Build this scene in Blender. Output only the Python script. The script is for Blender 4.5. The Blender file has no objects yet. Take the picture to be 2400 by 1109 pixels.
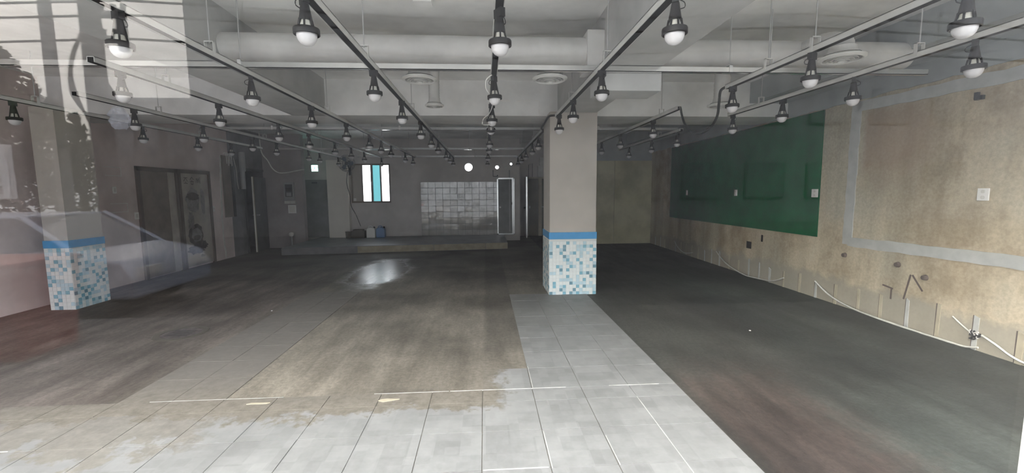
import bpy, bmesh, math, random
from mathutils import Vector, Matrix
random.seed(7)
scn = bpy.context.scene
col = scn.collection
PI = math.pi

# ------------------------------------------------------------------ camera
F_PX, VP, ROLL, CAM_H = 1000.0, (1136.0, 450.0), math.radians(0.8), 1.6
yv = Vector(((VP[0] - 1200) / F_PX, (554.5 - VP[1]) / F_PX, 1.0)).normalized()
up = Vector((-math.sin(ROLL), math.cos(ROLL), 0))
zv = (up - up.dot(yv) * yv).normalized()
xv = -yv.cross(zv)
if xv.x < 0:
    xv = -xv
right = Vector((xv.x, yv.x, zv.x)); upw = Vector((xv.y, yv.y, zv.y)); back = -Vector((xv.z, yv.z, zv.z))
cam_data = bpy.data.cameras.new('camera')
cam = bpy.data.objects.new('camera', cam_data)
col.objects.link(cam)
m = Matrix((right, upw, back)).transposed().to_4x4()
m.translation = (0, 0, CAM_H)
cam.matrix_world = m
cam_data.sensor_fit = 'HORIZONTAL'
cam_data.sensor_width = 36
cam_data.lens = 36 * F_PX / 2400
cam_data.clip_start = 0.02
cam_data.clip_end = 300
scn.camera = cam

# ------------------------------------------------------------------ sky
world = bpy.data.worlds.new('sky')
scn.world = world
world.use_nodes = True
wn = world.node_tree.nodes; wl = world.node_tree.links
bg = wn['Background']
sky = wn.new('ShaderNodeTexSky')
sky.sky_type = 'NISHITA'
sky.sun_disc = False
sky.sun_elevation = math.radians(38)
sky.sun_rotation = math.radians(228)
sky.dust_density = 6.0
sky.air_density = 1.2
mixw = wn.new('ShaderNodeMix'); mixw.data_type = 'RGBA'
mixw.inputs[0].default_value = 0.8
scale = wn.new('ShaderNodeMix'); scale.data_type = 'RGBA'; scale.blend_type = 'MULTIPLY'
scale.inputs[0].default_value = 1.0
scale.inputs[7].default_value = (0.16, 0.16, 0.16, 1)
wl.new(sky.outputs[0], scale.inputs[6])
wl.new(scale.outputs[2], mixw.inputs[6])
mixw.inputs[7].default_value = (1.0, 1.0, 1.04, 1)      # thin bright cloud over the whole sky
wl.new(mixw.outputs[2], bg.inputs['Color'])
bg.inputs['Strength'].default_value = 1.0

scn.view_settings.view_transform = 'Standard'
scn.view_settings.look = 'None'
scn.view_settings.gamma = 1.0
scn.view_settings.use_curve_mapping = False
scn.view_settings.exposure = 3.62
try:
    scn.cycles.max_bounces = 14
    scn.cycles.diffuse_bounces = 8
    scn.cycles.transparent_max_bounces = 24
    scn.cycles.use_denoising = True
except Exception:
    pass

# ------------------------------------------------------------------ mesh helpers
class MB:
    def __init__(s):
        s.v = []; s.f = []; s.mi = []; s.cur = 0
    def add(s, vs, fs):
        o = len(s.v)
        s.v += [tuple(p) for p in vs]
        s.f += [tuple(i + o for i in f) for f in fs]
        s.mi += [s.cur] * len(fs)
        return s
    def box(s, x0, x1, y0, y1, z0, z1):
        vs = [(x0, y0, z0), (x1, y0, z0), (x1, y1, z0), (x0, y1, z0), (x0, y0, z1), (x1, y0, z1), (x1, y1, z1), (x0, y1, z1)]
        return s.add(vs, [(3, 2, 1, 0), (4, 5, 6, 7), (0, 1, 5, 4), (1, 2, 6, 5), (2, 3, 7, 6), (3, 0, 4, 7)])
    def prism(s, pts, z0, z1):
        n = len(pts)
        vs = [(x, y, z0) for x, y in pts] + [(x, y, z1) for x, y in pts]
        fs = [tuple(range(n - 1, -1, -1)), tuple(range(n, 2 * n))] + [(i, (i + 1) % n, n + (i + 1) % n, n + i) for i in range(n)]
        return s.add(vs, fs)
    def slab(s, pts, axis, a0, a1):
        # polygon in the two other axes, extruded along axis
        def mk(p, a):
            q = list(p); q.insert(axis, a); return tuple(q)
        n = len(pts)
        vs = [mk(p, a0) for p in pts] + [mk(p, a1) for p in pts]
        fs = [tuple(range(n - 1, -1, -1)), tuple(range(n, 2 * n))] + [(i, (i + 1) % n, n + (i + 1) % n, n + i) for i in range(n)]
        return s.add(vs, fs)
    def cone(s, a, b, ra, rb, n=12, cap=True):
        a = Vector(a); b = Vector(b); d = (b - a).normalized()
        t = Vector((1, 0, 0)) if abs(d.x) < .9 else Vector((0, 1, 0))
        u = d.cross(t).normalized(); w = d.cross(u)
        vs = []
        for c, r in ((a, ra), (b, rb)):
            for i in range(n):
                an = 2 * PI * i / n
                vs.append(c + (u * math.cos(an) + w * math.sin(an)) * r)
        fs = [(i, (i + 1) % n, n + (i + 1) % n, n + i) for i in range(n)]
        if cap:
            fs += [tuple(range(n - 1, -1, -1)), tuple(range(n, 2 * n))]
        return s.add(vs, fs)
    def lathe(s, prof, n=16, c=(0, 0, 0), axis=2):
        # prof: (radius, height)
        vs = []; fs = []
        for r, h in prof:
            for i in range(n):
                an = 2 * PI * i / n
                p = [r * math.cos(an), r * math.sin(an), h]
                if axis == 0: p = [p[2], p[0], p[1]]
                if axis == 1: p = [p[0], p[2], p[1]]
                vs.append((p[0] + c[0], p[1] + c[1], p[2] + c[2]))
        for k in range(len(prof) - 1):
            for i in range(n):
                j = (i + 1) % n
                fs.append((k * n + i, k * n + j, (k + 1) * n + j, (k + 1) * n + i))
        return s.add(vs, fs)
    def tube(s, pts, r, n=6):
        pts = [Vector(p) for p in pts]
        rings = []
        for k, p in enumerate(pts):
            d = (pts[min(k + 1, len(pts) - 1)] - pts[max(k - 1, 0)]).normalized()
            t = Vector((0, 0, 1)) if abs(d.z) < .9 else Vector((0, 1, 0))
            u = d.cross(t).normalized(); w = d.cross(u)
            rr = r[k] if isinstance(r, (list, tuple)) else r
            rings += [p + (u * math.cos(2 * PI * i / n) + w * math.sin(2 * PI * i / n)) * rr for i in range(n)]
        fs = []
        for k in range(len(pts) - 1):
            for i in range(n):
                j = (i + 1) % n
                fs.append((k * n + i, k * n + j, (k + 1) * n + j, (k + 1) * n + i))
        e = (len(pts) - 1) * n
        fs += [tuple(range(n - 1, -1, -1)), tuple(range(e, e + n))]
        return s.add(rings, fs)
    def mesh(s, name, mats, smooth=None):
        me = bpy.data.meshes.new(name)
        me.from_pydata(s.v, [], s.f)
        if not isinstance(mats, (list, tuple)): mats = [mats]
        for mt in mats: me.materials.append(mt)
        if len(mats) > 1:
            me.polygons.foreach_set('material_index', s.mi)
        bm = bmesh.new(); bm.from_mesh(me)
        bmesh.ops.recalc_face_normals(bm, faces=bm.faces)
        bm.to_mesh(me); bm.free()
        if smooth is not None:
            me.polygons.foreach_set('use_smooth', [True] * len(me.polygons))
            me.set_sharp_from_angle(angle=math.radians(smooth))
        me.update()
        return me
    def build(s, name, mats, parent=None, loc=None, rot=None, smooth=None, bevel=0):
        me = s.mesh(name, mats, smooth)
        o = bpy.data.objects.new(name, me)
        col.objects.link(o)
        if parent: o.parent = parent
        if loc: o.location = loc
        if rot is not None: o.rotation_euler = rot if isinstance(rot, (tuple, list)) else (0, 0, rot)
        if bevel:
            b = o.modifiers.new('bevel', 'BEVEL'); b.width = bevel; b.segments = 2; b.limit_method = 'ANGLE'
        return o

def tag(o, label=None, cat=None, group=None, kind=None):
    if label: o['label'] = label
    if cat: o['category'] = cat
    if group: o['group'] = group
    if kind: o['kind'] = kind
    return o
def thing(name, label, cat, loc=(0, 0, 0), rot=0, group=None):
    o = bpy.data.objects.new(name, None)
    o.empty_display_size = .1
    col.objects.link(o)
    o.location = loc
    o.rotation_euler = rot if isinstance(rot, (tuple, list)) else (0, 0, rot)
    return tag(o, label, cat, group)
def struct(o, label=None):
    o['kind'] = 'structure'
    if label: o['label'] = label
    return o
def inst(me, name, parent=None, loc=(0, 0, 0), rot=(0, 0, 0), scale=None):
    o = bpy.data.objects.new(name, me)
    col.objects.link(o)
    if parent: o.parent = parent
    o.location = loc; o.rotation_euler = rot
    if scale: o.scale = scale
    return o
def copy_tree(o, parent=None):
    c = o.copy(); col.objects.link(c); c.parent = parent
    for ch in o.children: copy_tree(ch, c)
    return c
def spline(pts, n=6):
    P = [Vector(p) for p in pts]; out = []
    for i in range(len(P) - 1):
        a = P[max(i - 1, 0)]; b = P[i]; c = P[i + 1]; d = P[min(i + 2, len(P) - 1)]
        for k in range(n):
            t = k / n
            out.append(.5 * ((2 * b) + (c - a) * t + (2 * a - 5 * b + 4 * c - d) * t * t + (3 * b - a - 3 * c + d) * t ** 3))
    out.append(P[-1])
    return out

# ------------------------------------------------------------------ materials
def new_mat(name):
    mt = bpy.data.materials.new(name); mt.use_nodes = True
    return mt, mt.node_tree.nodes, mt.node_tree.links, mt.node_tree.nodes['Principled BSDF']
def world_pos(n, l, sc=(1, 1, 1)):
    g = n.new('ShaderNodeNewGeometry')
    mp = n.new('ShaderNodeMapping'); mp.inputs['Scale'].default_value = sc
    l.new(g.outputs['Position'], mp.inputs['Vector'])
    return mp.outputs['Vector']
def noise(n, l, vec, scale, detail=5, rough=.6):
    t = n.new('ShaderNodeTexNoise'); t.inputs['Scale'].default_value = scale
    t.inputs['Detail'].default_value = detail; t.inputs['Roughness'].default_value = rough
    l.new(vec, t.inputs['Vector'])
    return t.outputs['Fac']
def ramp(n, l, fac, stops):
    r = n.new('ShaderNodeValToRGB')
    e = r.color_ramp.elements
    while len(e) < len(stops): e.new(.5)
    for k, (p, c) in enumerate(stops):
        e[k].position = p
        e[k].color = (c[0], c[1], c[2], 1) if isinstance(c, (tuple, list)) else (c, c, c, 1)
    l.new(fac, r.inputs['Fac'])
    return r.outputs['Color']
def mixc(n, l, fac, a, b, mode='MIX'):
    x = n.new('ShaderNodeMix'); x.data_type = 'RGBA'; x.blend_type = mode
    for sock, v in ((x.inputs[0], fac), (x.inputs[6], a), (x.inputs[7], b)):
        if hasattr(v, 'links') or hasattr(v, 'is_linked'):
            l.new(v, sock)
        elif isinstance(v, (tuple, list)):
            sock.default_value = (v[0], v[1], v[2], 1)
        else:
            sock.default_value = v
    return x.outputs[2]
def mth(n, l, op, a, b=None, c=None, clamp=False):
    x = n.new('ShaderNodeMath'); x.operation = op; x.use_clamp = clamp
    for k, v in enumerate((a, b, c)):
        if v is None: continue
        if hasattr(v, 'is_linked'): l.new(v, x.inputs[k])
        else: x.inputs[k].default_value = v
    return x.outputs[0]
def bump(n, l, bsdf, h, strength=.3, dist=.01):
    b = n.new('ShaderNodeBump'); b.inputs['Strength'].default_value = strength; b.inputs['Distance'].default_value = dist
    l.new(h, b.inputs['Height']); l.new(b.outputs['Normal'], bsdf.inputs['Normal'])
def plain(name, c, rough=.5, metal=0, spec=.5, var=0, vscale=6, bmp=0, bscale=60, emit=None):
    mt, n, l, b = new_mat(name)
    b.inputs['Roughness'].default_value = rough; b.inputs['Metallic'].default_value = metal
    b.inputs['Specular IOR Level'].default_value = spec
    if var or bmp:
        v = world_pos(n, l)
    if var:
        f = noise(n, l, v, vscale)
        a = tuple(max(0, x * (1 - var)) for x in c); d = tuple(min(1, x * (1 + var)) for x in c)
        l.new(ramp(n, l, f, [(.36, a), (.64, d)]), b.inputs['Base Color'])
    else:
        b.inputs['Base Color'].default_value = (*c, 1)
    if bmp:
        bump(n, l, b, noise(n, l, v, bscale, 3), bmp, .004)
    if emit:
        b.inputs['Emission Color'].default_value = (*emit[0], 1); b.inputs['Emission Strength'].default_value = emit[1]
    return mt

M = {}
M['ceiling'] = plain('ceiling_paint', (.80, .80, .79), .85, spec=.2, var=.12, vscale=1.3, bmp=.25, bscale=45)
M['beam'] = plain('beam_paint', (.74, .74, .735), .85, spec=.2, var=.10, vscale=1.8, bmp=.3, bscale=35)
M['beam_dimmed'] = plain('beam_paint_dimmed', (.46, .465, .46), .85, spec=.2, var=.10, vscale=1.8, bmp=.3, bscale=35)  # same beam paint with weaker light put into its colour
M['duct'] = plain('duct_paint', (.60, .595, .58), .7, spec=.3, var=.10, vscale=2.5, bmp=.1, bscale=50)
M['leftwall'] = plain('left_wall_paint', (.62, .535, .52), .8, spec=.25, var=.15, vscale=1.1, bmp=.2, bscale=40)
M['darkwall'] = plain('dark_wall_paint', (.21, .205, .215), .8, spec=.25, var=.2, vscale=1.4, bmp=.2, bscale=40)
M['backwall'] = plain('back_wall_paint', (.58, .55, .535), .65, spec=.35, var=.12, vscale=1.0, bmp=.15, bscale=40)
M['pilaster'] = plain('pilaster_paint', (.78, .74, .68), .75, spec=.3, var=.05, vscale=2)
M['metal_wall'] = plain('meter_wall_paint', (.33, .30, .30), .8, spec=.25, var=.12, vscale=1.3, bmp=.2, bscale=40)
M['taupe'] = plain('pillar_paint', (.47, .44, .405), .75, spec=.3, var=.05, vscale=2, bmp=.1, bscale=60)
M['upperwall'] = plain('upper_wall_paint', (.36, .385, .39), .8, spec=.25, var=.12, vscale=1.4, bmp=.3, bscale=30)
M['galv'] = plain('painted_grey_steel', (.66, .66, .64), .42, metal=.15, var=.06, vscale=5)
M['cross_steel'] = plain('pale_galvanised_steel', (.80, .80, .78), .22, metal=.8, var=.06, vscale=5)
M['slot'] = plain('black_track_slot', (.012, .012, .013), .6, spec=.15)
M['black'] = plain('matt_black_plastic', (.018, .017, .018), .5, spec=.4)
M['bulb'] = plain('white_bulb_plastic', (.62, .61, .62), .28, spec=.5)
M['neck'] = plain('cream_bulb_neck', (.62, .61, .55), .35)
M['rod'] = plain('threaded_rod_steel', (.5, .5, .5), .45, metal=.4)
M['diffuser'] = plain('diffuser_grey', (.66, .66, .64), .6, var=.05)
M['white'] = plain('white_plastic', (.75, .74, .72), .4)
M['offwhite'] = plain('offwhite_paint', (.62, .61, .58), .55, var=.08, vscale=9)
M['conduit'] = plain('black_conduit', (.02, .021, .022), .45)
M['cable'] = plain('pale_cable', (.62, .62, .58), .5, var=.12, vscale=12)
M['green'] = plain('green_board', (.002, .098, .034), .9, spec=.05, var=.14, vscale=3, bmp=.2, bscale=120)
M['band'] = plain('grey_filler_band', (.45, .46, .45), .85, spec=.2, var=.08, vscale=6, bmp=.4, bscale=25)
M['dark'] = plain('dark_hole', (.02, .018, .016), .9)
M['brown'] = plain('brown_door', (.19, .155, .135), .6, var=.12, vscale=4)
M['frame_brown'] = plain('dark_brown_frame', (.125, .10, .09), .6, var=.1, vscale=5)
M['paleboard'] = plain('pale_door_board', (.38, .345, .31), .65, var=.14, vscale=3)
M['ink'] = plain('faded_ink', (.10, .085, .085), .8, var=.3, vscale=12)
M['ink_pale'] = plain('pale_ink_wash', (.25, .24, .235), .8, var=.25, vscale=9)
M['olive'] = plain('olive_brown_door', (.085, .075, .045), .5, var=.15, vscale=4)
M['jamb'] = plain('pale_wood_jamb', (.42, .38, .29), .6, var=.1, vscale=6)
M['greydoor'] = plain('grey_door', (.20, .205, .21), .5, var=.1, vscale=3)
M['slate'] = plain('slate_door', (.10, .105, .11), .5, var=.15, vscale=3)
M['blue_tile'] = plain('blue_border_tile', (.055, .30, .62), .2, var=.06, vscale=8)
M['mos_white'] = plain('mosaic_white', (.74, .78, .78), .18, var=.04, vscale=15)
M['mos_pale'] = plain('mosaic_pale_blue', (.48, .64, .71), .18, var=.06, vscale=15)
M['mos_mid'] = plain('mosaic_mid_blue', (.22, .44, .56), .18, var=.08, vscale=15)
M['mos_deep'] = plain('mosaic_grey_blue', (.17, .31, .39), .18, var=.08, vscale=15)
M['grout'] = plain('grout', (.62, .66, .66), .8)
M['exit'] = plain('exit_sign_face', (.4, .9, .75), .4, emit=((.45, 1.0, .85), 1.1))
M['exit_green'] = plain('exit_sign_green', (.02, .35, .2), .4, emit=((.03, .5, .3), .5))
M['paper'] = plain('paper', (.66, .64, .60), .7)
M['panel_grey'] = plain('panel_grey', (.32, .32, .32), .5, var=.06)
M['panel_glass'] = plain('dark_panel_window', (.06, .06, .065), .2)
M['crate'] = plain('dark_crate', (.085, .075, .06), .6, var=.1)
M['can_white'] = plain('white_jerrycan', (.80, .80, .77), .4)
M['can_blue'] = plain('blue_jerrycan', (.12, .24, .46), .4)
M['fanmetal'] = plain('fan_grey', (.10, .11, .13), .4, metal=.3)
M['fanblade'] = plain('fan_blade_blue', (.12, .15, .2), .4)
M['winframe'] = plain('window_frame_brown', (.22, .19, .17), .5)
M['whiteframe'] = plain('shop_frame_white', (.42, .42, .41), .4)
M['alu'] = plain('bright_aluminium', (.88, .88, .87), .22, metal=.85)
M['stageboard'] = plain('stage_plywood', (.34, .30, .22), .7, var=.14, vscale=5)
M['asphalt'] = plain('asphalt', (.075, .075, .077), .85, var=.12, vscale=3)
M['pavement'] = plain('pavement', (.15, .146, .14), .85, var=.12, vscale=2)
M['step'] = plain('bounce_step_grey', (.13, .128, .124), .7, var=.06, vscale=3)
M['concrete_out'] = plain('outdoor_concrete', (.16, .155, .15), .8, var=.1, vscale=1)
M['facade'] = plain('dark_facade', (.25, .25, .255), .75, var=.12, vscale=.5)
M['facade_glass'] = plain('facade_window', (.19, .195, .20), .4)
M['polecon'] = plain('pole_concrete', (.075, .072, .07), .8, var=.1, vscale=3)
M['polecon2'] = plain('pole_concrete_pale', (.24, .23, .22), .8, var=.1, vscale=3)
M['leaf'] = plain('leaf', (.055, .085, .035), .7, var=.3, vscale=2)
M['leaf_dark'] = plain('leaf_dark', (.035, .05, .03), .7, var=.3, vscale=2)
M['bark'] = plain('bark', (.08, .06, .045), .9, var=.2, vscale=6)
M['red'] = plain('red_plastic', (.36, .09, .07), .5)
M['carpaint'] = plain('silver_blue_car_paint', (.52, .56, .66), .25, metal=.2)
M['carglass'] = plain('car_glass', (.06, .08, .11), .1)
M['tyre'] = plain('tyre', (.02, .02, .02), .8)
M['signwhite'] = plain('sign_white', (.78, .77, .76), .5)

IOR_ = 1.23
def glass_mat(name, tint=(.985, .995, .99)):
    mt, n, l, b = new_mat(name)
    n.remove(b)
    tr = n.new('ShaderNodeBsdfTransparent'); tr.inputs[0].default_value = (*tint, 1)
    gl = n.new('ShaderNodeBsdfGlossy'); gl.inputs['Roughness'].default_value = 0.0
    fr = n.new('ShaderNodeFresnel')
    gm = n.new('ShaderNodeNewGeometry')      # the rear face of the pane mirrors as weakly as the front one
    l.new(mth(n, l, 'MULTIPLY_ADD', gm.outputs['Backfacing'], 1 / IOR_ - IOR_, IOR_), fr.inputs['IOR'])
    mx = n.new('ShaderNodeMixShader')
    l.new(fr.outputs[0], mx.inputs[0]); l.new(tr.outputs[0], mx.inputs[1]); l.new(gl.outputs[0], mx.inputs[2])
    l.new(mx.outputs[0], n['Material Output'].inputs['Surface'])
    return mt
M['glass'] = glass_mat('shop_window_glass')
M['cyanglass'] = glass_mat('cyan_window_film', (.14, .25, .26))
M['clearglass'] = glass_mat('back_window_glass', (.95, .96, .96))

def wrap_mat():
    mt, n, l, b = new_mat('clear_plastic_wrap')
    b.inputs['Base Color'].default_value = (.75, .78, .9, 1); b.inputs['Roughness'].default_value = .15
    b.inputs['Alpha'].default_value = .28
    return mt
M['wrap'] = wrap_mat()
# ---- floor: screed with stains; the same stain field also lies on the tiles
def stain_nodes(n, l):
    g = n.new('ShaderNodeNewGeometry')
    sep = n.new('ShaderNodeSeparateXYZ'); l.new(g.outputs['Position'], sep.inputs[0])
    pos = g.outputs['Position']
    w1 = noise(n, l, pos, 1.1, 6, .65)
    w2 = noise(n, l, pos, 5.0, 6, .7)
    wob = mth(n, l, 'ADD', mth(n, l, 'MULTIPLY', mth(n, l, 'SUBTRACT', w1, .5), 1.1), mth(n, l, 'MULTIPLY', mth(n, l, 'SUBTRACT', w2, .5), .8))
    return sep, pos, wob
def edge(n, l, val, at, wob, amt, soft):
    # 1 where val > at, with a ragged edge
    v = mth(n, l, 'SUBTRACT', val, at)
    v = mth(n, l, 'ADD', v, mth(n, l, 'MULTIPLY', wob, amt))
    return mth(n, l, 'MULTIPLY_ADD', v, 1.0 / soft, .5, clamp=True)
def mult(n, l, *a):
    r = a[0]
    for x in a[1:]: r = mth(n, l, 'MULTIPLY', r, x)
    return r
def inv(n, l, a): return mth(n, l, 'SUBTRACT', 1.0, a)

def floor_mat():
    mt, n, l, b = new_mat('worn_screed')
    sep, pos, wob = stain_nodes(n, l)
    X, Y = sep.outputs[0], sep.outputs[1]
    mp = n.new('ShaderNodeMapping'); mp.inputs['Scale'].default_value = (1.3, .25, 1); mp.inputs['Rotation'].default_value = (0, 0, .35)
    l.new(pos, mp.inputs['Vector'])
    streak = noise(n, l, mp.outputs[0], 3.2, 8, .7)
    fine = noise(n, l, pos, 26, 4, .7)
    blot = noise(n, l, pos, .7, 5, .55)
    cen = ramp(n, l, streak, [(.36, (.128, .114, .092)), (.64, (.225, .204, .170))])       # brown screed
    lef = ramp(n, l, streak, [(.36, (.082, .067, .058)), (.64, (.19, .163, .144))])
    rig = ramp(n, l, streak, [(.36, (.019, .023, .020)), (.64, (.040, .047, .041))])      # green-grey screed
    red = ramp(n, l, streak, [(.38, (.027, .018, .015)), (.62, (.070, .048, .040))])
    c = mixc(n, l, edge(n, l, X, -2.85, wob, .35, .3), lef, cen)
    c = mixc(n, l, edge(n, l, X, 1.56, wob, .02, .04), c, rig)
    # reddish patch beside the tile edge
    rm = mult(n, l, edge(n, l, X, 1.58, wob, .1, .2), inv(n, l, edge(n, l, X, 2.45, wob, .9, .6)), inv(n, l, edge(n, l, Y, 3.6, wob, 1.2, .6)))
    c = mixc(n, l, mth(n, l, 'MULTIPLY', rm, .85), c, red)
    # darker tone towards the back and grey-brown patch behind the tiles
    gm = mult(n, l, edge(n, l, X, 1.56, wob, .05, .1), edge(n, l, Y, 3.2, wob, 1.0, 1.2), inv(n, l, edge(n, l, X, 3.1, wob, .8, .6)))
    c = mixc(n, l, mth(n, l, 'MULTIPLY', gm, .6), c, (.058, .055, .048))
    c = mixc(n, l, mth(n, l, 'MULTIPLY', edge(n, l, Y, 8.6, wob, .9, 2.5), .62), c, (.045, .045, .042))
    # dark strip along the right edge of the brown screed
    ds = mult(n, l, edge(n, l, X, -.02, wob, .06, .06), inv(n, l, edge(n, l, X, .37, wob, .02, .03)), edge(n, l, Y, 4.1, wob, .3, .3))
    c = mixc(n, l, mth(n, l, 'MULTIPLY', ds, .45), c, (.06, .055, .048))
    # trace of the old wall line: pale swept dust along the right
    du = mult(n, l, edge(n, l, X, 3.3, wob, .5, .5), inv(n, l, edge(n, l, X, 4.2, wob, .5, .5)), edge(n, l, Y, 4.2, wob, .6, 1.0), inv(n, l, edge(n, l, Y, 7.0, wob, .6, 1.2)))
    c = mixc(n, l, mth(n, l, 'MULTIPLY', du, .45), c, (.10, .112, .10))
    c = mixc(n, l, .32, c, ramp(n, l, fine, [(.36, .25), (.64, .75)]), 'OVERLAY')
    c = mixc(n, l, .7, c, ramp(n, l, blot, [(.38, .25), (.62, .70)]), 'OVERLAY')
    l.new(c, b.inputs['Base Color'])
    # water lying on the floor in the light of the back window
    wx = mth(n, l, 'DIVIDE', mth(n, l, 'ADD', X, 2.15), .62)
    wy = mth(n, l, 'DIVIDE', mth(n, l, 'SUBTRACT', Y, 8.7), 1.75)
    d = mth(n, l, 'SQRT', mth(n, l, 'ADD', mth(n, l, 'MULTIPLY', wx, wx), mth(n, l, 'MULTIPLY', wy, wy)))
    wet = mth(n, l, 'MULTIPLY_ADD', mth(n, l, 'ADD', mth(n, l, 'SUBTRACT', 1.0, d), mth(n, l, 'MULTIPLY', wob, .9)), 3.0, .3, clamp=True)
    r0 = ramp(n, l, streak, [(.3, .62), (.7, .85)])
    l.new(mixc(n, l, wet, r0, (.26, .26, .26)), b.inputs['Roughness'])
    b.inputs['Specular IOR Level'].default_value = .4
    h = mth(n, l, 'MULTIPLY', mth(n, l, 'ADD', fine, streak), mth(n, l, 'SUBTRACT', 1.05, mth(n, l, 'MULTIPLY', wet, .65)))
    bump(n, l, b, h, .35, .012)
    return mt
M['floor'] = floor_mat()

def tile_mat():
    mt, n, l, b = new_mat('grey_floor_tile')
    sep, pos, wob = stain_nodes(n, l)
    X, Y = sep.outputs[0], sep.outputs[1]
    mp = n.new('ShaderNodeMapping'); mp.inputs['Scale'].default_value = (12.5, 12.5, 0); mp.inputs['Location'].default_value = (.37, .1, 0)
    l.new(pos, mp.inputs['Vector'])
    fl = n.new('ShaderNodeVectorMath'); fl.operation = 'FLOOR'; l.new(mp.outputs[0], fl.inputs[0])
    wn_ = n.new('ShaderNodeTexWhiteNoise'); wn_.noise_dimensions = '2D'; l.new(fl.outputs[0], wn_.inputs['Vector'])
    mp2 = n.new('ShaderNodeMapping'); mp2.inputs['Scale'].default_value = (6.25, 6.25, 0); mp2.inputs['Location'].default_value = (.1, .65, 0)
    l.new(pos, mp2.inputs['Vector'])
    fl2 = n.new('ShaderNodeVectorMath'); fl2.operation = 'FLOOR'; l.new(mp2.outputs[0], fl2.inputs[0])
    wn2 = n.new('ShaderNodeTexWhiteNoise'); wn2.noise_dimensions = '2D'; l.new(fl2.outputs[0], wn2.inputs['Vector'])
    patch = mth(n, l, 'ADD', mth(n, l, 'MULTIPLY', wn_.outputs['Value'], .4), mth(n, l, 'MULTIPLY', wn2.outputs['Value'], .6))
    cloud = noise(n, l, pos, 11, 8, .78)
    spot = noise(n, l, pos, 2.2, 5, .6)
    v = mth(n, l, 'ADD', mth(n, l, 'MULTIPLY', patch, .3), mth(n, l, 'MULTIPLY', cloud, .7))
    c = ramp(n, l, v, [(.30, (.185, .187, .188)), (.70, (.270, .273, .275))])
    c = mixc(n, l, .35, c, ramp(n, l, spot, [(.35, .38), (.65, .6)]), 'OVERLAY')
    # brown dirt film creeping from the bare screed over the front tiles
    dirt = mult(n, l, inv(n, l, edge(n, l, X, .15, wob, .7, .08)), edge(n, l, Y, 3.02, wob, .7, .06))
    dirt2 = mult(n, l, inv(n, l, edge(n, l, X, -1.9, wob, 1.4, .2)), edge(n, l, Y, 2.55, wob, 2.2, .15))
    dm = mth(n, l, 'MAXIMUM', dirt, mth(n, l, 'MULTIPLY', dirt2, .7))
    dcol = ramp(n, l, cloud, [(.36, (.13, .116, .094)), (.64, (.215, .195, .163))])
    c = mixc(n, l, mth(n, l, 'MULTIPLY', dm, .93), c, dcol)
    back_ = mult(n, l, edge(n, l, Y, 5.3, wob, .7, 1.8), edge(n, l, X, -.5, wob, .1, .1))
    c = mixc(n, l, mth(n, l, 'MULTIPLY', back_, .6), c, (.15, .148, .14))
    ls = mult(n, l, edge(n, l, Y, 3.5, wob, .4, .6), inv(n, l, edge(n, l, X, -.5, wob, .1, .1)))
    c = mixc(n, l, mth(n, l, 'MULTIPLY', ls, .62), c, (.165, .155, .145))
    l.new(c, b.inputs['Base Color'])
    l.new(mixc(n, l, dm, ramp(n, l, cloud, [(.3, .42), (.7, .62)]), (.8, .8, .8)), b.inputs['Roughness'])
    b.inputs['Specular IOR Level'].default_value = .35
    bump(n, l, b, cloud, .08, .004)
    return mt
M['tile'] = tile_mat()
M['tilejoint'] = plain('pale_tile_joint', (.5, .5, .48), .8, var=.2, vscale=8)

def plaster_mat():
    mt, n, l, b = new_mat('bare_plaster')
    pos = world_pos(n, l)
    big = noise(n, l, pos, .65, 6, .6)
    mid = noise(n, l, pos, 2.6, 7, .65)
    fine = noise(n, l, pos, 30, 4, .7)
    vert = noise(n, l, world_pos(n, l, (1, 1, .12)), 2.0, 5, .6)
    c = ramp(n, l, big, [(.38, (.40, .33, .235)), (.5, (.47, .41, .31)), (.62, (.40, .37, .295))])
    c = mixc(n, l, .24, c, ramp(n, l, mid, [(.36, .28), (.64, .68)]), 'OVERLAY')
    c = mixc(n, l, .45, c, ramp(n, l, vert, [(.36, .30), (.64, .66)]), 'OVERLAY')
    c = mixc(n, l, .2, c, ramp(n, l, fine, [(.36, .25), (.64, .75)]), 'OVERLAY')
    # reddish blotches where a fitting was torn off
    g = n.new('ShaderNodeNewGeometry'); sep = n.new('ShaderNodeSeparateXYZ'); l.new(g.outputs['Position'], sep.inputs[0])
    wob = mth(n, l, 'SUBTRACT', mid, .5)
    rm = mult(n, l, edge(n, l, sep.outputs[1], 4.45, wob, 1.2, .5), inv(n, l, edge(n, l, sep.outputs[1], 5.3, wob, .15, .12)), edge(n, l, sep.outputs[2], 1.75, wob, 1.2, .4), inv(n, l, edge(n, l, sep.outputs[2], 2.6, wob, .2, .2)))
    c = mixc(n, l, mth(n, l, 'MULTIPLY', rm, .6), c, (.32, .225, .165))
    # grey mortar along the foot of the wall
    fm = inv(n, l, edge(n, l, sep.outputs[2], .34, wob, .5, .1))
    c = mixc(n, l, mth(n, l, 'MULTIPLY', fm, .75), c, (.33, .315, .27))
    l.new(c, b.inputs['Base Color'])
    b.inputs['Roughness'].default_value = .9; b.inputs['Specular IOR Level'].default_value = .2
    bump(n, l, b, mth(n, l, 'ADD', mth(n, l, 'MULTIPLY', mid, .7), mth(n, l, 'MULTIPLY', fine, .3)), .18, .02)
    return mt
M['plaster'] = plaster_mat()
M['ply'] = plain('pale_plywood_wall', (.50, .475, .33), .7, var=.16, vscale=1.6, bmp=.1)
M['wall_tile'] = plain('glossy_painted_tile', (.37, .355, .345), .05, metal=.18, spec=.9, var=.10, vscale=4, bmp=.3, bscale=5)
M['stage_top'] = plain('stage_top', (.17, .185, .20), .38, var=.2, vscale=3, bmp=.15, bscale=12)

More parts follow.
